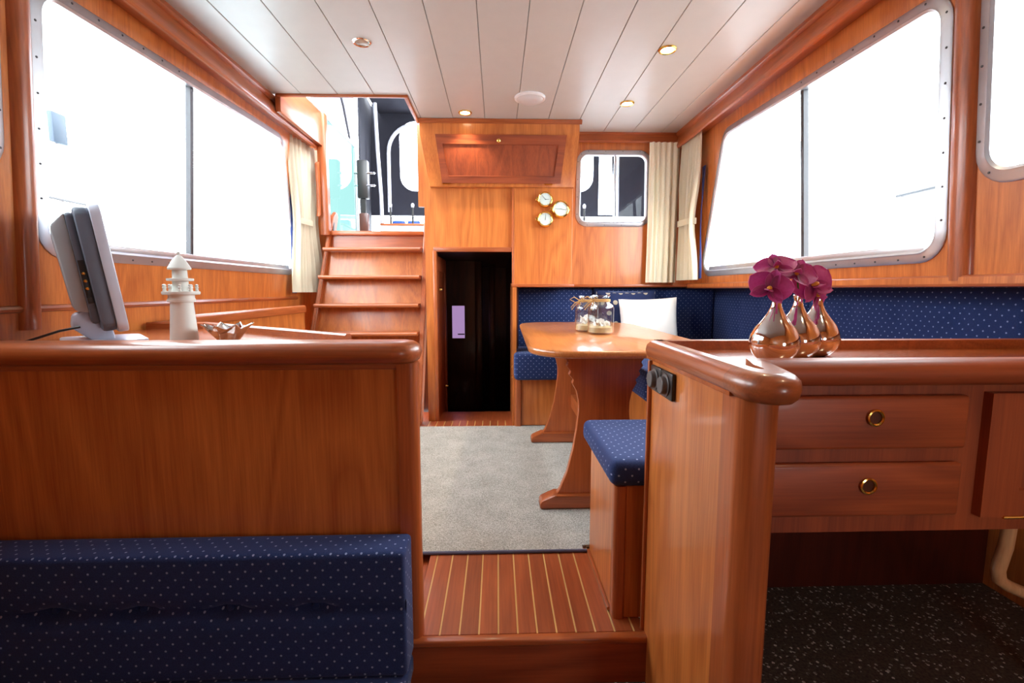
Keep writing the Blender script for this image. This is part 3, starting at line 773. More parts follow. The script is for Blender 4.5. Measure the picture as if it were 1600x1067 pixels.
one('grab_handle', MB().prism([(-1.252, y, z) for y, z in [(3.40, 1.78), (3.435, 1.80), (3.435, 1.44), (3.395, 1.42), (3.408, 1.47), (3.412, 1.62), (3.405, 1.74)]], (.026, 0, 0), .007, 2), WRZ, 'short teak grab handle fixed upright beside the hatch opening, next to a curtain', 'handle')

# ================================================================== OVERHEAD CABINET and GAUGES
oc = thing('overhead_cabinet', 'teak overhead cabinet with slanted flap door above the low doorway', 'cabinet', (.02, 3.2, 1.59))
XA, XB, XC, XD = -.494, .533, -.443, .512
yT, yB, zM, zB = 3.16, 3.225, 1.91, 1.592
t = bmesh.new()
lv = [[(XA, yT, 1.995), (XB, yT, 1.995), (XB, 3.40, 1.995), (XA, 3.40, 1.995)], [(XA, yT, zM), (XB, yT, zM), (XB, 3.40, zM), (XA, 3.40, zM)], [(XC, yB, zB), (XD, yB, zB), (XD, 3.40, zB), (XC, 3.40, zB)]]
R = [[t.verts.new(p) for p in q] for q in lv]
for a, b in zip(R, R[1:]):
    for k in range(4): t.faces.new((a[k], a[(k+1) % 4], b[(k+1) % 4], b[k]))
t.faces.new(R[0]); t.faces.new(R[2][::-1]); bmesh.ops.recalc_face_normals(t, faces=t.faces[:])
bmesh.ops.bevel(t, geom=t.edges[:], offset=.003, segments=1, affect='EDGES')
m = MB(); m.merge(t); obj('carcass', m, WZ, oc, smooth=20)
obj('cornice', MB().prism([(XA - .006, y, z) for y, z in [(yT + .002, 1.998), (yT + .002, 1.972), (yT - .004, 1.972), (yT - .012, 1.985), (yT - .012, 1.998)]], (XB - XA + .02, 0, 0)), WX, oc)
# flap door lies on the slanted face
sl = Vector((0, yB - yT, zB - zM)).normalized(); nn = Vector((0, sl.z, -sl.y)); nn = nn if nn.y < 0 else -nn
def on_slant(x, t_, off): # t_: 0 top .. 1 bottom
    p = Vector((0, yT, zM)).lerp(Vector((0, yB, zB)), t_); return (x, p.y + nn.y*off, p.z + nn.z*off)
dl0, dr0, dl1, dr1 = -.392, .449, -.358, .418
ta, tb = .02, .93
outer = [(dl0, ta), (dr0, ta), (dr1, tb), (dl1, tb)]; inner = [(dl0 + .044, ta + .17), (dr0 - .05, ta + .17), (dr1 - .042, tb - .13), (dl1 + .044, tb - .13)]
f3 = lambda pts, off: [on_slant(x, tt, off) for x, tt in pts]
dr = obj('flap_door', MB().plate(f3(outer, .001), [f3(inner, .001)], nn * .016), WDX, oc, smooth=0)
obj('door_panel', MB().prism(f3([(x * 1.0, tt) for x, tt in inner], .001), nn * .007), WDZ, dr, smooth=0)
def ringline(pts, off, r): return MB().tube(f3(pts, off), r, 6, closed=True)
obj('door_bead', ringline(inner, .014, .005), WDX, dr)
kx = .012
obj('door_knob', MB().lathe([(.010, 0), (.010, .003), (.006, .006), (.006, .012), (.012, .018), (.012, .023), (.006, .027), (0, .028)], on_slant(kx, .135, .016), 16, M=Matrix.Rotation(PI/2 + .2, 4, 'X')), BRASS, dr)
for x in (-.33, .34):
    obj('hinge', MB().tube([on_slant(x - .025, .945, .012), on_slant(x + .025, .945, .012)], .004, 8), BRASS, dr)

def gauge(name, label, x, z, r, hands, hinge):
    g = thing(name, label, 'gauge', (x, FY, z), group='brass gauges on the bulkhead')
    MX = Matrix.Rotation(PI/2, 4, 'X')
    obj('case', MB().lathe([(r, 0), (r*1.0, .006), (r*.92, .012), (r*.90, .03), (r*.97, .034), (r*.97, .042), (r*.86, .046), (r*.80, .044), (r*.80, .036)], (x, FY - .0005, z), 32, M=MX), BRASS, g)
    dl = obj('dial', MB().lathe([(r*.80, 0), (0, .0001)], (x, FY - .0375, z), 32, M=MX), DIAL, g, smooth=0)
    for a, L, wd in hands:
        d = Vector((math.sin(a), 0, math.cos(a))); s_ = Vector((d.z, 0, -d.x)) * wd
        b = Vector((x, FY - .0392, z)) - d*L*.18; e = Vector((x, FY - .0392, z)) + d*L
        obj('hand', MB().prism([b - s_, b + s_, e + s_*.5, e - s_*.5], (0, -.0008, 0)), INK, dl, smooth=0)
    for k in range(12):
        a = 2*PI*k/12; d = Vector((math.sin(a), 0, math.cos(a))); s_ = Vector((d.z, 0, -d.x)) * .0005
        p = Vector((x, FY - .0388, z)) + d*r*.66; q = Vector((x, FY - .0388, z)) + d*r*.74
        obj('tick', MB().prism([p - s_, p + s_, q + s_, q - s_], (0, -.0004, 0)), INK, dl, smooth=0)
    obj('cover_glass', MB().lathe([(r*.80, 0), (r*.4, .003), (0, .004)], (x, FY - .043, z), 24, M=MX), PANE, g)
    if hinge:
        obj('hinge_lug', B(x - r*1.28, x - r*.82, FY - .043, FY - .014, z - .013, z + .013, .003), BRASS, g)
    obj('catch', MB().lathe([(.004, 0), (.005, .006), (0, .010)], (x + r*.95, FY - .03, z - .004), 10, M=Matrix.Rotation(PI/2, 4, 'Y')), BRASS, g)
gauge('brass_clock', 'brass ship clock with two hands, upper left of three brass gauges', .320, 1.513, .050, [(1.6, .026, .0018), (-.75, .034, .0014)], True)
gauge('brass_barometer', 'largest of three brass gauges, the right one, near the small window', .424, 1.450, .057, [(1.75, .036, .0015), (-1.5, .036, .0012)], True)
gauge('brass_hygrometer', 'brass gauge with small lower subdial, lower left of three brass gauges', .321, 1.384, .051, [(0.05, .030, .0014)], True)

# ================================================================== CEILING LIGHTS
def downlight(label, x, y, on, watts=14):
    d = thing('downlight', label, 'downlight', (x, y, ZC), group='recessed ceiling downlights')
    R = .041
    obj('trim_ring', MB().lathe([(R, ZC - .0002), (R, ZC - .004), (R*.9, ZC - .008), (R*.74, ZC - .006), (R*.70, ZC + .004), (R*.70, ZC - .0002)], (x, y, 0), 28), BRASS if on else CHROME, d)
    obj('lamp_lens', MB().lathe([(0, ZC - .005), (R*.5, ZC - .005), (R*.72, ZC - .002)], (x, y, 0), 24), BULB if on else BULB_OFF, d)
    if on:
        l = bpy.data.lights.new('lamp_beam', 'SPOT'); l.energy = watts; l.color = (1, .78, .5); l.spot_size = math.radians(110); l.spot_blend = .6; l.shadow_soft_size = .02
        o = bpy.data.objects.new('lamp_beam', l); COL.objects.link(o); o.parent = d; o.location = (0, 0, -.015)
    return d
downlight('unlit chrome downlight recessed in the ceiling, before the hatch', -.591, 2.228, False)
downlight('lit downlight alone on the ceiling nearest the camera, before the right window', .774, 2.253, True)
downlight('lit downlight nearest the far right ceiling corner by the curtains', .761, 2.877, True)
downlight('lit downlight just before the overhead cabinet, glowing on its front', -.194, 3.05, True)
downlight('lit downlight added out of view in the ceiling above the galley counter', .774, 1.63, True, 14)  # added unseen, carrying the lit row forward to brighten the galley
downlight('lit downlight added out of view over the speckled galley floor', 1.02, .42, True, 14)  # second unseen downlight, added to light the drawers
dm = thing('dome_light', 'round flat white dome light on the ceiling before the overhead cabinet', 'lamp', (.188, 2.811, ZC))
obj('rim', MB().lathe([(.088, ZC - .0002), (.088, ZC - .008), (.080, ZC - .013), (.074, ZC - .012), (.074, ZC - .0002)], (.188, 2.811, 0), 36), WHITEP, dm)
obj('lens', MB().lathe([(.076, ZC - .011), (.066, ZC - .020), (.040, ZC - .026), (0, ZC - .028)], (.188, 2.811, 0), 36), DIFF, dm)

# ================================================================== CURTAINS
def drape(path2, zt, zb, folds, amp, pinch=None, nrm=None):
    """path2: two plan points; folds along it; pinch=(z, scale toward 1st point side, shift)"""
    a, b = Vector(path2[0]), Vector(path2[1]); L = (b - a).length; d = (b - a).normalized(); nr = Vector((-d.y, d.x))
    def fn(u, v):
        z = zt + (zb - zt) * v
        s_ = u; k = 0
        if pinch: k = math.exp(-((z - pinch[0]) / pinch[2]) ** 2) * pinch[1]
        s2 = s_ * (1 - k) + (pinch[3] if pinch else 0) * k
        am = amp * (1 - .35*k) * (.55 + .45*min(1, v*3)) * (1 + .35*math.sin(7*u + 2*v))
        off = am * math.sin(2*PI*folds*u + .7*math.sin(5*u) + .5*v) + am*.2*math.sin(2*PI*folds*2.3*u + 1.3)
        p = a + d * (s2 * L) + nr * off
        return (p.x, p.y, z)
    return MB().grid(fn, int(folds * 12), 26)
def finish_drape(m, th=.003):
    bmesh.ops.recalc_face_normals(m.bm, faces=m.bm.faces[:]); bmesh.ops.solidify(m.bm, geom=m.bm.faces[:], thickness=th); return m
one('curtain', finish_drape(drape([(1.05, 3.355), (1.265, 3.355)], 1.925, .968, 5.5, .012, (1.3, .04, .5, .6))), CURT2, 'cream curtain hanging on the far bulkhead right of the small window', 'curtain', smooth=60)
ct = thing('curtain', 'cream curtain tied back at the far end of the right wall window', 'curtain', (1.29, 3.2, .98))
obj('drape', finish_drape(drape([(1.268, 3.325), (1.285, 3.035)], 1.925, .982, 6, .016, (1.36, .38, .22, .25))), CURT, ct, smooth=60)
obj('lining', finish_drape(drape([(1.318, 3.10), (1.322, 3.05)], 1.70, .99, 1.0, .005, (1.36, .75, .25, .1))), NAVYC, ct, smooth=60, label='navy blue lining edge')
m = MB(); m.sweep([(1.245, 3.30, 0), (1.252, 3.16, 0), (1.30, 3.12, 0)], [(-.002, 1.345), (.002, 1.345), (.002, 1.385), (-.002, 1.385)], (0, 0, 1))
obj('tieback', m, CURT, ct)
ct = thing('curtain', 'cream curtain tied back at the far end of the left wall window, beside the ladder', 'curtain', (-1.29, 3.4, .9))
obj('drape', finish_drape(drape([(-1.325, 3.165), (-1.285, 3.57)], 1.905, .90, 7, .015, (1.37, .30, .25, .4))), CURT, ct, smooth=60)
obj('lining', finish_drape(drape([(-1.350, 3.185), (-1.347, 3.235)], 1.88, .895, 1.0, .005, (1.37, .6, .3, .95))), NAVYC, ct, smooth=60, label='navy blue lining edge')
obj('tieback', MB().sweep([(-1.30, 3.235, 0), (-1.283, 3.40, 0), (-1.31, 3.50, 0)], [(-.002, 1.355), (.002, 1.355), (.002, 1.392), (-.002, 1.392)], (0, 0, 1)), CURT, ct)

# ================================================================== CORNER SETTEE
st = thing('corner_settee', 'navy dotted corner settee under the right window, on a teak base', 'settee', (.9, 3.0, 0))
obj('base_panel', MB().box(.15, .84, 3.104, 3.125, .0115, .33).box(.82, .845, 1.68, 3.12, .0115, .33), WZ, st, smooth=0)
obj('base_post', MB().prism([(x, y, .0015) for x, y in rpoly([(.112, 3.085), (.160, 3.085), (.160, 3.13), (.112, 3.13)], [.018, .012, 0, 0])], (0, 0, .3285)), WRZ, st)
obj('seat_cushion', cushion(.108, .765, 3.03, 3.47, .328, .505, .028, .05), FAB, st, smooth=60)
obj('seat_cushion', cushion(.77, 1.61, 2.40, 3.46, .328, .505, .028, .05), FAB, st, smooth=60)
obj('seat_cushion', cushion(.77, 1.61, 1.67, 2.395, .328, .505, .028, .05), FAB, st, smooth=60)
def tuft_y(xs_, z0, amp=.014):
    def f(p, n):
        if n.y > -.3: return Vector((0, 0, 0))
        d = .006 * math.exp(-((p.z - z0) / .016) ** 2) if xs_[0] - .06 < p.x < xs_[-1] + .06 else 0
        for x in xs_: d += amp * math.exp(-(((p.x - x) / .03) ** 2 + ((p.z - z0) / .02) ** 2))
        return Vector((0, d, 0))
    return f
def tuft_x(ys_, zs_, amp=.014):
    def f(p, n):
        if n.x > -.3: return Vector((0, 0, 0))
        d = 0
        for z0 in zs_:
            for y in ys_: d += amp * math.exp(-(((p.y - y) / .035) ** 2 + ((p.z - z0) / .022) ** 2))
        return Vector((d, 0, 0))
    return f
obj('back_cushion', cushion(.13, .697, 3.45, 3.57, .49, .932, .028, .028, tuft_y([.26, .36, .46, .56], .82)), FAB, st, smooth=60)
obj('back_cushion', cushion(.70, 1.60, 3.45, 3.57, .49, .932, .028, .028, tuft_y([1.2, 1.35], .82)), FAB, st, smooth=60)
obj('back_cushion', cushion(1.605, 1.715, 2.42, 3.56, .49, .932, .028, .03, tuft_x([2.6, 2.85, 3.1], [.82, .66])), FAB, st, smooth=60)
obj('back_cushion', cushion(1.605, 1.715, 1.385, 2.415, .49, .930, .028, .03, tuft_x([1.6, 1.85, 2.1, 2.3], [.82, .66])), FAB, st, smooth=60)

def pillow(name, label, w_, h_, th, loc, rot, mat):
    def fn(sgn):
        def f(u, v):
            a, b = 2*u - 1, 2*v - 1
            k = max(0, (1 - abs(a)**2.6)) ** .5 * max(0, (1 - abs(b)**2.6)) ** .5
            px = a * w_/2 * (1 - .05 * (1 - b*b)); pz = b * h_/2 * (1 - .05 * (1 - a*a))
            return (px, sgn * th/2 * k, pz)
        return f
    m = MB(); m.grid(fn(-1), 22, 22); m.grid(fn(1), 22, 22)
    bmesh.ops.remove_doubles(m.bm, verts=m.bm.verts[:], dist=1e-5); bmesh.ops.recalc_face_normals(m.bm, faces=m.bm.faces[:])
    box_uv(m.bm)
    return one(name, m, mat, label, 'cushion', smooth=70, )
p = pillow('throw_pillow', 'navy throw cushion with big tan dots, behind the white cushion', .43, .42, .13, 0, 0, FABBIG); p.location = (.925, 3.372, .708); p.rotation_euler = (math.radians(-9), 0, 0)
p = pillow('throw_pillow', 'plain white throw cushion leaning on the corner of the settee', .40, .36, .13, 0, 0, WPILLOW); p.location = (1.045, 3.235, .682); p.rotation_euler = (math.radians(-10), math.radians(-2), math.radians(-4))

# ================================================================== TABLE
tb = thing('dining_table', 'teak dining table with rounded top on two curved trestle legs', 'table', (.46, 2.4, 0))
top = rpoly([(.118, 1.665), (.865, 1.665), (.865, 3.20), (.145, 3.20)], [.19, .12, .24, .20], 8)
mt = MB(); mt.prism([(x, y, .672) for x, y in top], (0, 0, .028), .010, 3)
obj('tabletop', mt, WT, tb)
def trestle(xc, y):
    L = [(.163, .672), (.166, .645), (.150, .625), (.158, .610), (.140, .588), (.148, .574), (.128, .552), (.134, .538), (.115, .505), (.106, .46), (.105, .42), (.112, .35), (.126, .26), (.150, .16), (.178, .09), (.200, .055)]
    pts = [(xc - a, y, z) for a, z in L] + [(xc + a, y, z) for a, z in reversed(L)]
    tr = obj('trestle', MB().prism(pts, (0, .034, 0), .004, 2), WRZ, tb)
    fp = rpoly([(xc - .262, 0), (xc + .262, 0), (xc + .262, .03), (xc + .20, .058), (xc - .20, .058), (xc - .262, .03)], [.006, .006, .02, .02, .02, .02], 4)
    obj('trestle_foot', MB().prism([(a, y - .02, z + .0115) for a, z in fp], (0, .075, 0), .006, 2), WX, tr)
trestle(.438, 1.895); trestle(.462, 2.755)
obj('stretcher', B(.435, .465, 1.929, 2.755, .22, .30, .006), WY, tb)
obj('top_rail', B(.16, .80, 2.2, 2.24, .635, .672, .004), WX, tb)

# ---- glass jars with sand and shells
def jar(label, x, y, r, h, seed):
    rnd = random.Random(seed); z = .7005
    j = thing('glass_jar', label, 'jar', (x, y, z), group='glass jars on the table')
    prof = [(0, .001), (r*.9, .001), (r, .008), (r, h*.66), (r*.93, h*.74), (r*.70, h*.80), (r*.66, h*.83), (r*.68, h*.97), (r*.74, h*.985), (r*.74, h), (r*.66, h), (r*.62, h*.96), (r*.60, h*.83), (r*.64, h*.79), (r*.87, h*.73), (r*.94, h*.65), (r*.94, .014), (r*.8, .008), (0, .008)]
    obj('glass', MB().lathe([(a, b + z) for a, b in prof], (x, y, 0), 32), JARGL, j, smooth=50)
    sand = MB().lathe([(0, z + .0095), (r*.92, z + .0095), (r*.925, z + h*.17), (r*.6, z + h*.21), (0, z + h*.19)], (x, y, 0), 24)
    obj('sand_fill', sand, SAND, j, kind='stuff')
    for k in range(7):
        a = rnd.uniform(0, 6.28); q = rnd.uniform(.1, .55) * r; s_ = rnd.uniform(.011, .018)
        def shell(u, v, s_=s_):
            th = PI * (u - .5) * 1.3; R = s_ * v * 1.5 * (1 + .08*math.cos(14*th)); return (R*math.sin(th), -.25*s_*math.sin(v*PI) * 1.6, R*math.cos(th))
        m = MB().grid(shell, 14, 5); bmesh.ops.solidify(m.bm, geom=m.bm.faces[:], thickness=.0015)
        m.xf(Matrix.Translation((x + q*math.cos(a), y + q*math.sin(a), z + h*.20 + rnd.uniform(.0, .030))) @ Matrix.Rotation(rnd.uniform(0, 6.28), 4, 'Z') @ Matrix.Rotation(rnd.uniform(-.9, .9), 4, 'X'))
        obj('sea_shell', m, SHELL, j)
    m = MB()
    for dz in (-.004, .0, .004): m.tube([(x + r*.70*math.cos(t_ / 16 * 2*PI), y + r*.70*math.sin(t_ / 16 * 2*PI), z + h*.86 + dz) for t_ in range(16)], .0028, 6, closed=True)
    b = Vector((x - r*.62, y - r*.36, z + h*.86))
    for sx in (-1, 1):
        m.tube([b, b + Vector((sx*.022 - .012, -.006, .020)), b + Vector((sx*.036 - .02, -.008, .008)), b + Vector((sx*.020 - .008, -.008, -.008)), b], .0026, 6)
        m.tube([b, b + Vector((sx*.012 - .016, -.006, -.022)), b + Vector((sx*.016 - .03, -.006, -.046))], .0024, 6)
    m.tube([b, b + Vector((-.03, -.005, -.012)), b + Vector((-.05, -.004, -.034))], .0024, 6)
    obj('twine_bow', m, TWINE, j)
jar('nearer glass jar of sand and shells with jute bow on the table', .512, 2.335, .064, .192, 3)
jar('glass jar of shells half hidden behind another jar on the table', .468, 2.475, .060, .186, 5)

# ================================================================== BENCH by the galley
be = thing('bench', 'small teak bench with navy dotted seat against the galley bulkhead', 'bench', (.5, 1.4, 0))
obj('base_box', MB().box(.322, .352, 1.25, 1.572, 0, .386, .002).box(.345, .60, 1.232, 1.25, 0, .386, .002).box(.322, 1.55, 1.556, 1.574, 0, .386, .002), WZ, be, smooth=0)
obj('corner_post', MB().prism([(x, y, 0) for x, y in rpoly([(.318, 1.226), (.352, 1.226), (.352, 1.262), (.318, 1.262)], [.015, .006, .004, .006])], (0, 0, .386)), WRZ, be)
obj('foot_trim', B(.312, .322, 1.262, 1.572, 0, .012, .003), WY, be)
obj('seat_cushion', cushion(.302, 1.55, 1.212, 1.645, .387, .462, .026, .03), FAB, be, smooth=60)

# ================================================================== GALLEY DIVIDER: wing wall, drawer cabinet, worktop
wg = struct('wall_half_right', (.43, 1.0, 0), 'low teak wing wall and bulkhead at the end of the galley counter')
obj('panel', B(.395, .462, .80, 1.19, GZ, .745), WZ, wg, smooth=0)
sobj('wall_galley_bulkhead', B(.463, 1.741, 1.172, 1.205, .40, .742), WZ, smooth=0)
obj('end_post', MB().prism([(x, y, GZ) for x, y in rpoly([(.393, .80), (.393, .728), (.464, .728), (.464, .80)], [0, .028, .033, 0], 8)], (0, 0, .875)), WRZ, wg)
obj('edge_strip', B(.386, .396, 1.182, 1.194, GZ, .74, .003), WRZ, wg)
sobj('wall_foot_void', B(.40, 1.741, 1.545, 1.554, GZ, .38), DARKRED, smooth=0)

dc = thing('drawer_cabinet', 'hanging teak galley cabinet with two drawers and a panelled door', 'cabinet', (1.0, 1.0, .45))
obj('carcass', MB().box(.462, 1.74, .852, 1.171, .453, .742), WDZ, dc, smooth=0)
def drawer(x0, x1, z0, z1, rx):
    d = obj('drawer', MB().prism([(x0, .852, z0), (x1, .852, z0), (x1, .852, z1), (x0, .852, z1)], (0, -.016, 0), .007, 3), WDX, dc)
    M = Matrix.Rotation(PI/2, 4, 'X'); zz = (z0+z1)/2 + .011
    obj('ring_pull', MB().lathe([(.0145, 0), (.0160, .003), (.0160, .005), (.0135, .006), (.0115, .004), (.0115, 0)], (rx, .8355, zz), 28, M=M), BRASS, d)
    obj('ring_recess', MB().lathe([(.0117, .001), (.006, .0003), (0, 0)], (rx, .8355, zz), 20, M=M), DARKW, d)
drawer(.50, .881, .622, .724, .698); drawer(.50, .879, .490, .594, .695)
do = obj('door', MB().plate([(.920, .852, .487), (1.28, .852, .487), (1.28, .852, .728), (.920, .852, .728)], [[(.990, .852, .540), (1.21, .852, .540), (1.21, .852, .674), (.990, .852, .674)]], (0, -.018, 0)), WDZ, dc, smooth=0)
obj('door_panel', B(.990, 1.21, .846, .852, .540, .674), WDZ, do, smooth=0)
obj('hinge', MB().tube([(.965, .834, .4865), (1.005, .834, .4865)], .003, 8), BRASS, do)
obj('bent_support', MB().tube([(1.180, 1.0, .455), (1.172, 1.0, .33), (1.160, 1.0, .275), (1.166, 1.0, .248), (1.19, 1.0, .232), (1.25, 1.0, .205), (1.36, 1.0, .16), (1.42, 1.0, .10), (1.43, 1.0, GZ)], .014, 10), PALE, dc, smooth=60, label='pale bentwood support')

CT = .768
wt = thing('counter_top', 'teak galley counter top with a raised fiddle rail, holding the silver vases', 'worktop', (.9, 1.0, CT))
obj('top_board', MB().prism([(x, y, CT - .024) for x, y in [(.384, .76), (.45, .76), (.48, .845), (1.74, .845), (1.74, 1.20), (.384, 1.20)]], (0, 0, .024)), WC, wt, smooth=0)
z0, z1 = .742, .791
hr = [(0, z0), (.014, z0 + .003), (.023, z0 + .012), (.026, (z0+z1)/2), (.023, z1 - .012), (.014, z1 - .003), (0, z1)]
left = MB().box(.405, .424, .775, 1.205, z0, z1).box(.405, 1.74, 1.172, 1.205, CT - .002, z1)
def half_round(m, path, flip=1): m.sweep([(x, y, 0) for x, y in path], [(flip*a, b) for a, b in hr], (0, 0, 1))
cr = rpoly([(.405, .775), (.405, 1.205), (1.74, 1.205)], [0, .02, 0], 6)
half_round(left, cr, 1)
obj('fiddle_rail', left, WY, wt, smooth=50)
fr_ = MB().box(.50, 1.74, .846, .870, z0, z1); half_round(fr_, [(.478, .846), (1.74, .846)], -1)
obj('front_rail', fr_, WDX, wt, smooth=50)
ns = [(.405, .775), (.405, .745), (.408, .724), (.416, .710), (.427, .704), (.440, .707), (.450, .720), (.462, .765), (.482, .846)]
ni = [(.50, .846), (.50, .870), (.468, .870), (.442, .795), (.438, .758), (.434, .748), (.428, .750), (.424, .762), (.424, .775)]
nb = MB().prism([(x, y, z0) for x, y in ns + ni], (0, 0, z1 - z0)); half_round(nb, ns, -1)
obj('nose_block', nb, wood('teak_dark_nose', 'x', srgb(112, 54, 26), srgb(176, 94, 50), cath=.3), wt, smooth=50, label='dark rounded nose block at the near end')

sw = thing('dimmer_switch', 'black double dimmer switch on the wing wall under the counter rail', 'switch', (.395, 1.09, .70))
for y in (1.019, 1.0935):
    pt = obj('plate', B(.385, .3945, y, y + .072, .671, .733, .003), BLACKP, sw)
    obj('knob', MB().lathe([(.026, 0), (.026, .003), (.021, .004), (.0195, .014), (.018, .0155), (0, .0155)], (.385, y + .036, .702), 28, M=Matrix.Rotation(-PI/2, 4, 'Y')), GREYK, pt)

# ---- silver bud vases and orchids
def vase(label, x, y):
    v = thing('bud_vase', label, 'vase', (x, y, CT), group='silver bud vases on the counter')
    s = 1.0
    pr = [(0, .0005), (.022, .0005), (.030, .004), (.042, .018), (.048, .035), (.0485, .043), (.046, .056), (.038, .072), (.026, .088), (.016, .103), (.010, .117), (.0085, .128), (.0095, .136), (.011, .139), (.009, .140), (.0075, .136), (.0065, .125), (0, .12)]
    obj('body', MB().lathe([(a*s, b*s + CT) for a, b in pr], (x, y, 0), 40), COPPER, v, smooth=60)
vase('silver teardrop bud vase nearest the counter nose', .578, .966)
vase('middle one of three silver teardrop bud vases on the counter', .660, 1.022)
vase('silver teardrop bud vase farthest right in the row of three', .735, 1.066)
def petal(L, W, cup, roundness):
    def f(u, v):
        a = (u - .5) * 2; wdt = W * (math.sin(PI * min(1, v ** roundness)) ** .6 + .06 * (1 - v)); y = L * v
        x = a * wdt / 2; z = cup * (v * v) * L - .20 * cup * L * a * a + .03 * L * math.sin(3*v + 2*a)
        return (x, z, y)
    return f
def orchid(label, pos, facing, roll, sc, vase_at):
    o = thing('orchid', label, 'flower', vase_at, group='magenta orchids in the silver vases')
    F = Vector(facing).normalized(); M = Matrix.Translation(pos) @ F.to_track_quat('-Y', 'Z').to_matrix().to_4x4() @ Matrix.Rotation(roll, 4, 'Y')
    def put(name, L, W, ang, cup, rn, mat=PETAL, tilt=.25, off=0):
        m = MB().grid(petal(L*sc, W*sc, cup, rn), 8, 8); bmesh.ops.recalc_face_normals(m.bm, faces=m.bm.faces[:]); bmesh.ops.solidify(m.bm, geom=m.bm.faces[:], thickness=.0012)
        m.xf(M @ Matrix.Translation((0, off, 0)) @ Matrix.Rotation(ang, 4, 'Y') @ Matrix.Rotation(tilt, 4, 'X')); obj(name, m, mat, o, smooth=70)
    put('sepal', .040, .026, 0, .12, .85, off=.003); put('sepal', .038, .024, 2.2, .12, .85, off=.003); put('sepal', .038, .024, -2.2, .12, .85, off=.003)
    put('petal', .044, .050, 1.25, .25, .75, tilt=.15); put('petal', .044, .050, -1.25, .25, .75, tilt=.15)
    put('lip', .020, .016, PI, -.5, .8, tilt=.9, off=-.004)
    c = MB().lathe([(.004*sc, 0), (.005*sc, .006*sc), (.003*sc, .011*sc), (0, .013*sc)], (0, 0, 0), 10, M=M @ Matrix.Rotation(PI/2, 4, 'X')); obj('column', c, YEL, o)
    b = Vector(vase_at); P = Vector(pos) - F * -.0; mid_ = b.lerp(P, .55) + Vector((0, 0, .012))
    obj('stem', MB().tube([b, b + Vector((0, 0, .012)), mid_, P + F * -.004], .0018, 6), STEM, o)
zt = CT + .137
VA, VB, VC = (.578, .966, zt), (.660, 1.022, zt), (.735, 1.066, zt)
orchid('magenta orchid bloom at lower left above the nearest vase, facing left', (.552, .950, .922), (-.55, -1, .05), .3, 1.0, (VA[0] - .002, VA[1], VA[2] - .01))
orchid('dark magenta orchid bloom standing highest, over the nearest vase', (.578, .975, .965), (-.35, -.75, .75), -.2, .95, (VA[0] + .002, VA[1] + .002, VA[2] - .01))
orchid('magenta orchid bloom over the middle vase, between two others', (.640, 1.005, .953), (-.1, -.9, .55), .5, 1.0, VB[:2] + (VB[2] - .01,))
orchid('wide magenta orchid bloom with round petals over the right vase', (.690, 1.022, .930), (.15, -1, .2), -.35, 1.25, (VC[0] - .002, VC[1], VC[2] - .01))
orchid('magenta orchid bloom hanging lowest at the right over its vase', (.722, 1.055, .908), (.5, -1, -.1), .9, 1.0, (VC[0] + .002, VC[1] + .002, VC[2] - .01))

# ================================================================== OUTSIDE: canopy cockpit beyond the hatch
DK = 1.30
sobj('ground_deck', MB().box(-1.75, 1.85, 3.64, 6.6, DK - .04, DK), WHITEP, smooth=0)
cn = thing('cockpit_canopy', 'navy canvas cockpit canopy with clear rounded windows beyond the hatch', 'canopy', (0, 5.6, DK))
cw = rpoly([(-1.10, 2.035), (1.11, 2.035), (1.11, 2.80), (-1.10, 2.80)], .17, 6)
gap = [(1.175, 1.78), (1.36, 1.78), (1.30, 2.84), (1.175, 2.84)]
cyo = 5.6
obj('end_wall', MB().plate(o3([(-1.50, 1.76), (1.95, 1.76), (1.80, 2.98), (-1.40, 2.98)], cyo), [o3(cw, cyo), o3(gap, cyo)], (0, .012, 0)), NAVY, cn, smooth=0)
obj('clear_window', MB().plate(o3(inset(cw, -.02), cyo + .014), [], (0, .003, 0)), VINYL, cn, smooth=0)
obj('clear_window', MB().plate(o3(inset(gap, -.01), cyo + .014), [], (0, .003, 0)), VINYL, cn, smooth=0)
ar_ = [(-1.225, 1.80), (-1.222, 2.45)] + [(-1.222 + .28*(1 - math.cos(t_*PI/16)), 2.45 + .30*math.sin(t_*PI/16)) for t_ in range(1, 9)] + [(.9, 2.86)]
obj('piping', MB().tube([(x, cyo - .012, z) for x, z in ar_], .022, 8), ROPE, cn)
obj('roof_canvas', B(-1.32, 1.78, 4.72, 5.62, 2.88, 2.895), NAVY, cn, smooth=0)
# side panels of canvas, forward edge vertical
obj('side_canvas', MB().prism([(-1.36, 4.90, 1.31), (-1.45, 5.6, 1.31), (-1.40, 5.6, 2.95), (-1.32, 4.80, 2.90)], (-.012, 0, 0)), NAVY, cn, smooth=0)
obj('side_canvas', MB().prism([(1.62, 4.2, 1.95), (1.86, 5.6, 2.05), (1.80, 5.6, 2.95), (1.55, 4.2, 2.88)], (.012, 0, 0)), NAVY, cn, smooth=0)
obj('clear_side_window', MB().prism([(-1.345, 3.62, 2.29), (-1.365, 4.86, 2.29), (-1.325, 4.62, 2.90), (-1.30, 3.62, 2.90)], (-.003, 0, 0)), VIOLET, cn, smooth=0)
obj('clear_side_window', MB().prism([(1.62, 4.2, 1.31), (1.88, 5.6, 1.31), (1.86, 5.6, 2.05), (1.62, 4.2, 1.95)], (.003, 0, 0)), VIOLET, cn, smooth=0)
obj('added_shade_roof', B(-1.31, 1.70, 3.56, 4.71, 2.885, 2.889), VIOLET, cn, smooth=0)  # unseen tinted roof, added to cut skylight on coaming and deck
obj('frame_pole', MB().tube([(-1.29, 5.3, 2.9), (-1.275, 5.3, 2.4), (-1.25, 5.3, 1.9), (-1.245, 5.3, 1.31)], .020, 10), ROPE, cn)
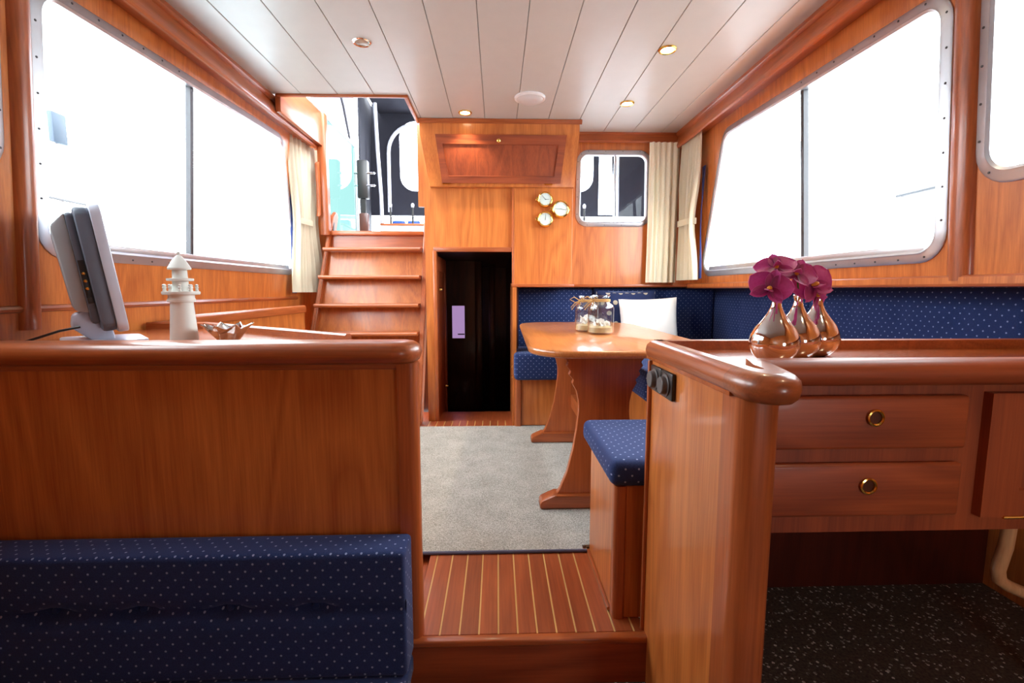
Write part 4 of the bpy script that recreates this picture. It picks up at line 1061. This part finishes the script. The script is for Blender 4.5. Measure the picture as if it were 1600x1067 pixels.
obj('frame_pole', MB().tube([(1.30, 5.2, 1.31), (1.29, 5.2, 2.88)], .016, 10), ALU, cn)
obj('frame_pole', MB().tube([(1.58, 4.7, 1.31), (1.60, 4.7, 2.88)], .014, 10), ALU, cn)
obj('seam_cord', MB().tube([(-1.345, 4.0, 2.9), (-1.33, 4.35, 2.5), (-1.345, 4.55, 2.29)], .010, 6).tube([(-1.34, 3.95, 2.55), (-1.34, 4.15, 2.75)], .008, 6), ALU_D, cn)
ws = thing('glass_side_screen', 'green tinted glass side screen with aluminium edge beyond the hatch', 'screen', (-1.36, 4.2, DK))
obj('glass_sheet', MB().prism([(-1.352, 3.62, 1.305), (-1.368, 4.80, 1.305), (-1.36, 4.80, 2.27), (-1.345, 3.62, 2.27)], (-.006, 0, 0)), GREENGL, ws, smooth=0)
obj('edge_frame', MB().tube([(-1.345, 3.62, 2.28), (-1.36, 4.82, 2.28)], .016, 8).tube([(-1.36, 4.82, 2.28), (-1.37, 4.82, 1.31)], .016, 8).tube([(-1.355, 4.74, 2.26), (-1.365, 4.74, 1.31)], .008, 8), ALU, ws)
lv = thing('engine_lever_box', 'black control box with chrome levers beside the glass side screen', 'controls', (-1.22, 4.55, DK))
obj('pedestal', B(-1.27, -1.19, 4.50, 4.56, DK, 1.62, .01), DARKW, lv)
obj('box', B(-1.275, -1.18, 4.49, 4.57, 1.75, 2.09, .01).box(-1.25, -1.21, 4.51, 4.55, 1.6, 1.76), BLACKP, lv)
for z in (1.97, 1.86): obj('lever', MB().tube([(-1.30, 4.50, z), (-1.12, 4.50, z + .005)], .010, 8).lathe([(0, -.016), (.016, 0), (0, .016)], (-1.12, 4.50, z + .005), 10), CHROME, lv)
lo = thing('deck_locker', 'white deck locker with teak top trim beyond the hatch', 'locker', (0, 5.1, DK))
obj('body', B(-1.18, 1.45, 4.95, 5.40, DK, 1.565, .01), WHITEP, lo)
obj('teak_trim', B(-1.19, 1.46, 4.94, 5.41, 1.565, 1.585, .006), WX, lo)
for x, cl in ((-1.075, 'small blue deck cushion on the white locker, left one through the hatch'), (-.91, 'small blue deck cushion on the white locker, right one through the hatch'), (.93, 'small blue deck cushion on the white locker, left one through the small window'), (1.16, 'small blue deck cushion on the white locker, right one through the small window')):
    one('deck_cushion', cushion(x - .068, x + .068, 5.30, 5.40, 1.5855, 1.665, .02, .05), BLUEP, cl, 'cushion', group='blue deck cushions on the locker')
rl = thing('guard_rail', 'white guard rail across the deck behind the blue cushions', 'rail', (0, 5.48, DK))
obj('rail_bar', MB().tube([(-1.2, 5.48, 1.715), (1.45, 5.48, 1.715)], .018, 8), WHITEP, rl)
for x in (-1.19, 0, 1.44): obj('stanchion', MB().tube([(x, 5.48, 1.31), (x, 5.48, 1.715)], .012, 8), WHITEP, rl)
for x, lab in ((-1.085, 'slim dark rod holder with pale cap, left one seen through the hatch'), (-.86, 'slim dark rod holder with pale cap, right one seen through the hatch'), (.90, 'slim dark rod holder with pale cap seen through the small far window')):
    t_ = thing('rod_holder', lab, 'holder', (x, 4.98, 1.585)); obj('shaft', MB().tube([(x, 4.98, 1.5855), (x, 4.98, 1.76)], .010, 8), BLACKP, t_)
    obj('cap', MB().lathe([(.014, 1.75), (.018, 1.775), (.010, 1.79), (0, 1.795)], (x, 4.98, 0), 12), ROPE, t_)

# ---- water and moored boats
sobj('ground_water', B(-40, 40, -40, 60, -1.2, -1.15), WATER, smooth=0)
def boat(label, x0, s, y0, y1, zr):
    b = thing('moored_boat', label, 'boat', (x0 + s*1.2, (y0+y1)/2, -1.15))
    hull = [(0, -1.14), (-.06, .3), (-.12, zr), (2.6, zr), (2.5, .3), (2.3, -1.14)]
    obj('hull', MB().prism([(x0 + s*a, y0, z) for a, z in hull], (0, y1 - y0, 0), .04, 2), WHITEP, b)
    obj('rub_rail', MB().tube([(x0 - s*.13, y0, zr - .12), (x0 - s*.13, y1, zr - .12)], .02, 8), ALU, b)
    return b
b1 = boat('white boat moored outside the left windows, mostly bleached by the light', -3.4, -1, -2.0, 4.2, 1.52)
obj('guard_wire', MB().tube([(-3.32, 3.2, 1.60), (-3.32, 4.15, 1.60)], .011, 6), ALU_D, b1)
obj('cabin', MB().prism([(-3.9, -1, 1.52), (-5.6, -1, 1.52), (-5.4, -1, 2.2), (-4.1, -1, 2.2)], (0, 3.6, 0), .05, 2), WHITEP, b1)
obj('dodger_panel', B(-3.34, -3.30, 3.78, 3.90, 2.02, 2.24, .006), plain('dodger_blue', srgb(44, 58, 74), .6), b1, label='pale blue dodger panel')
obj('panel_post', MB().tube([(-3.34, 3.84, 1.5), (-3.34, 3.84, 2.05)], .012, 6), ALU, b1)
b2 = boat('white boat with glazed deckhouse moored outside the right windows', 4.0, 1, 2.0, 11.0, 1.35)
dh = obj('deckhouse', MB().prism([(4.35, 7.6, 1.35), (6.2, 7.6, 1.35), (6.0, 7.6, 3.1), (4.5, 7.6, 3.1)], (0, 3.0, 0), .03, 2), WHITEP, b2)
obj('roof', B(4.25, 6.3, 7.4, 10.8, 3.1, 3.18, .02), ALU, b2)
for y in (7.75, 8.6, 9.45): obj('house_window', MB().prism([(4.42 - .012, y, 1.95), (4.42 - .012, y + .7, 1.95), (4.485 - .012, y + .7, 2.85), (4.485 - .012, y, 2.85)], (.03, 0, 0)), BOATGL, dh)
obj('boom', MB().tube([(4.1, 7.3, 1.92), (4.1, 5.8, 1.84)], .022, 8).lathe([(0, -.03), (.03, 0), (0, .03)], (4.1, 5.78, 1.84), 10), ALU, b2)
obj('handrail', MB().tube([(4.05, 4.8, 1.86), (4.05, 4.2, 1.86)], .024, 8), ALU_D, b2)
for y in (4.25, 4.75): obj('rail_post', MB().tube([(4.05, y, 1.34), (4.05, y, 1.86)], .012, 6), ALU, b2)
obj('boom_post', MB().tube([(4.1, 6.9, 1.34), (4.1, 6.9, 1.9)], .02, 8), ALU, b2)
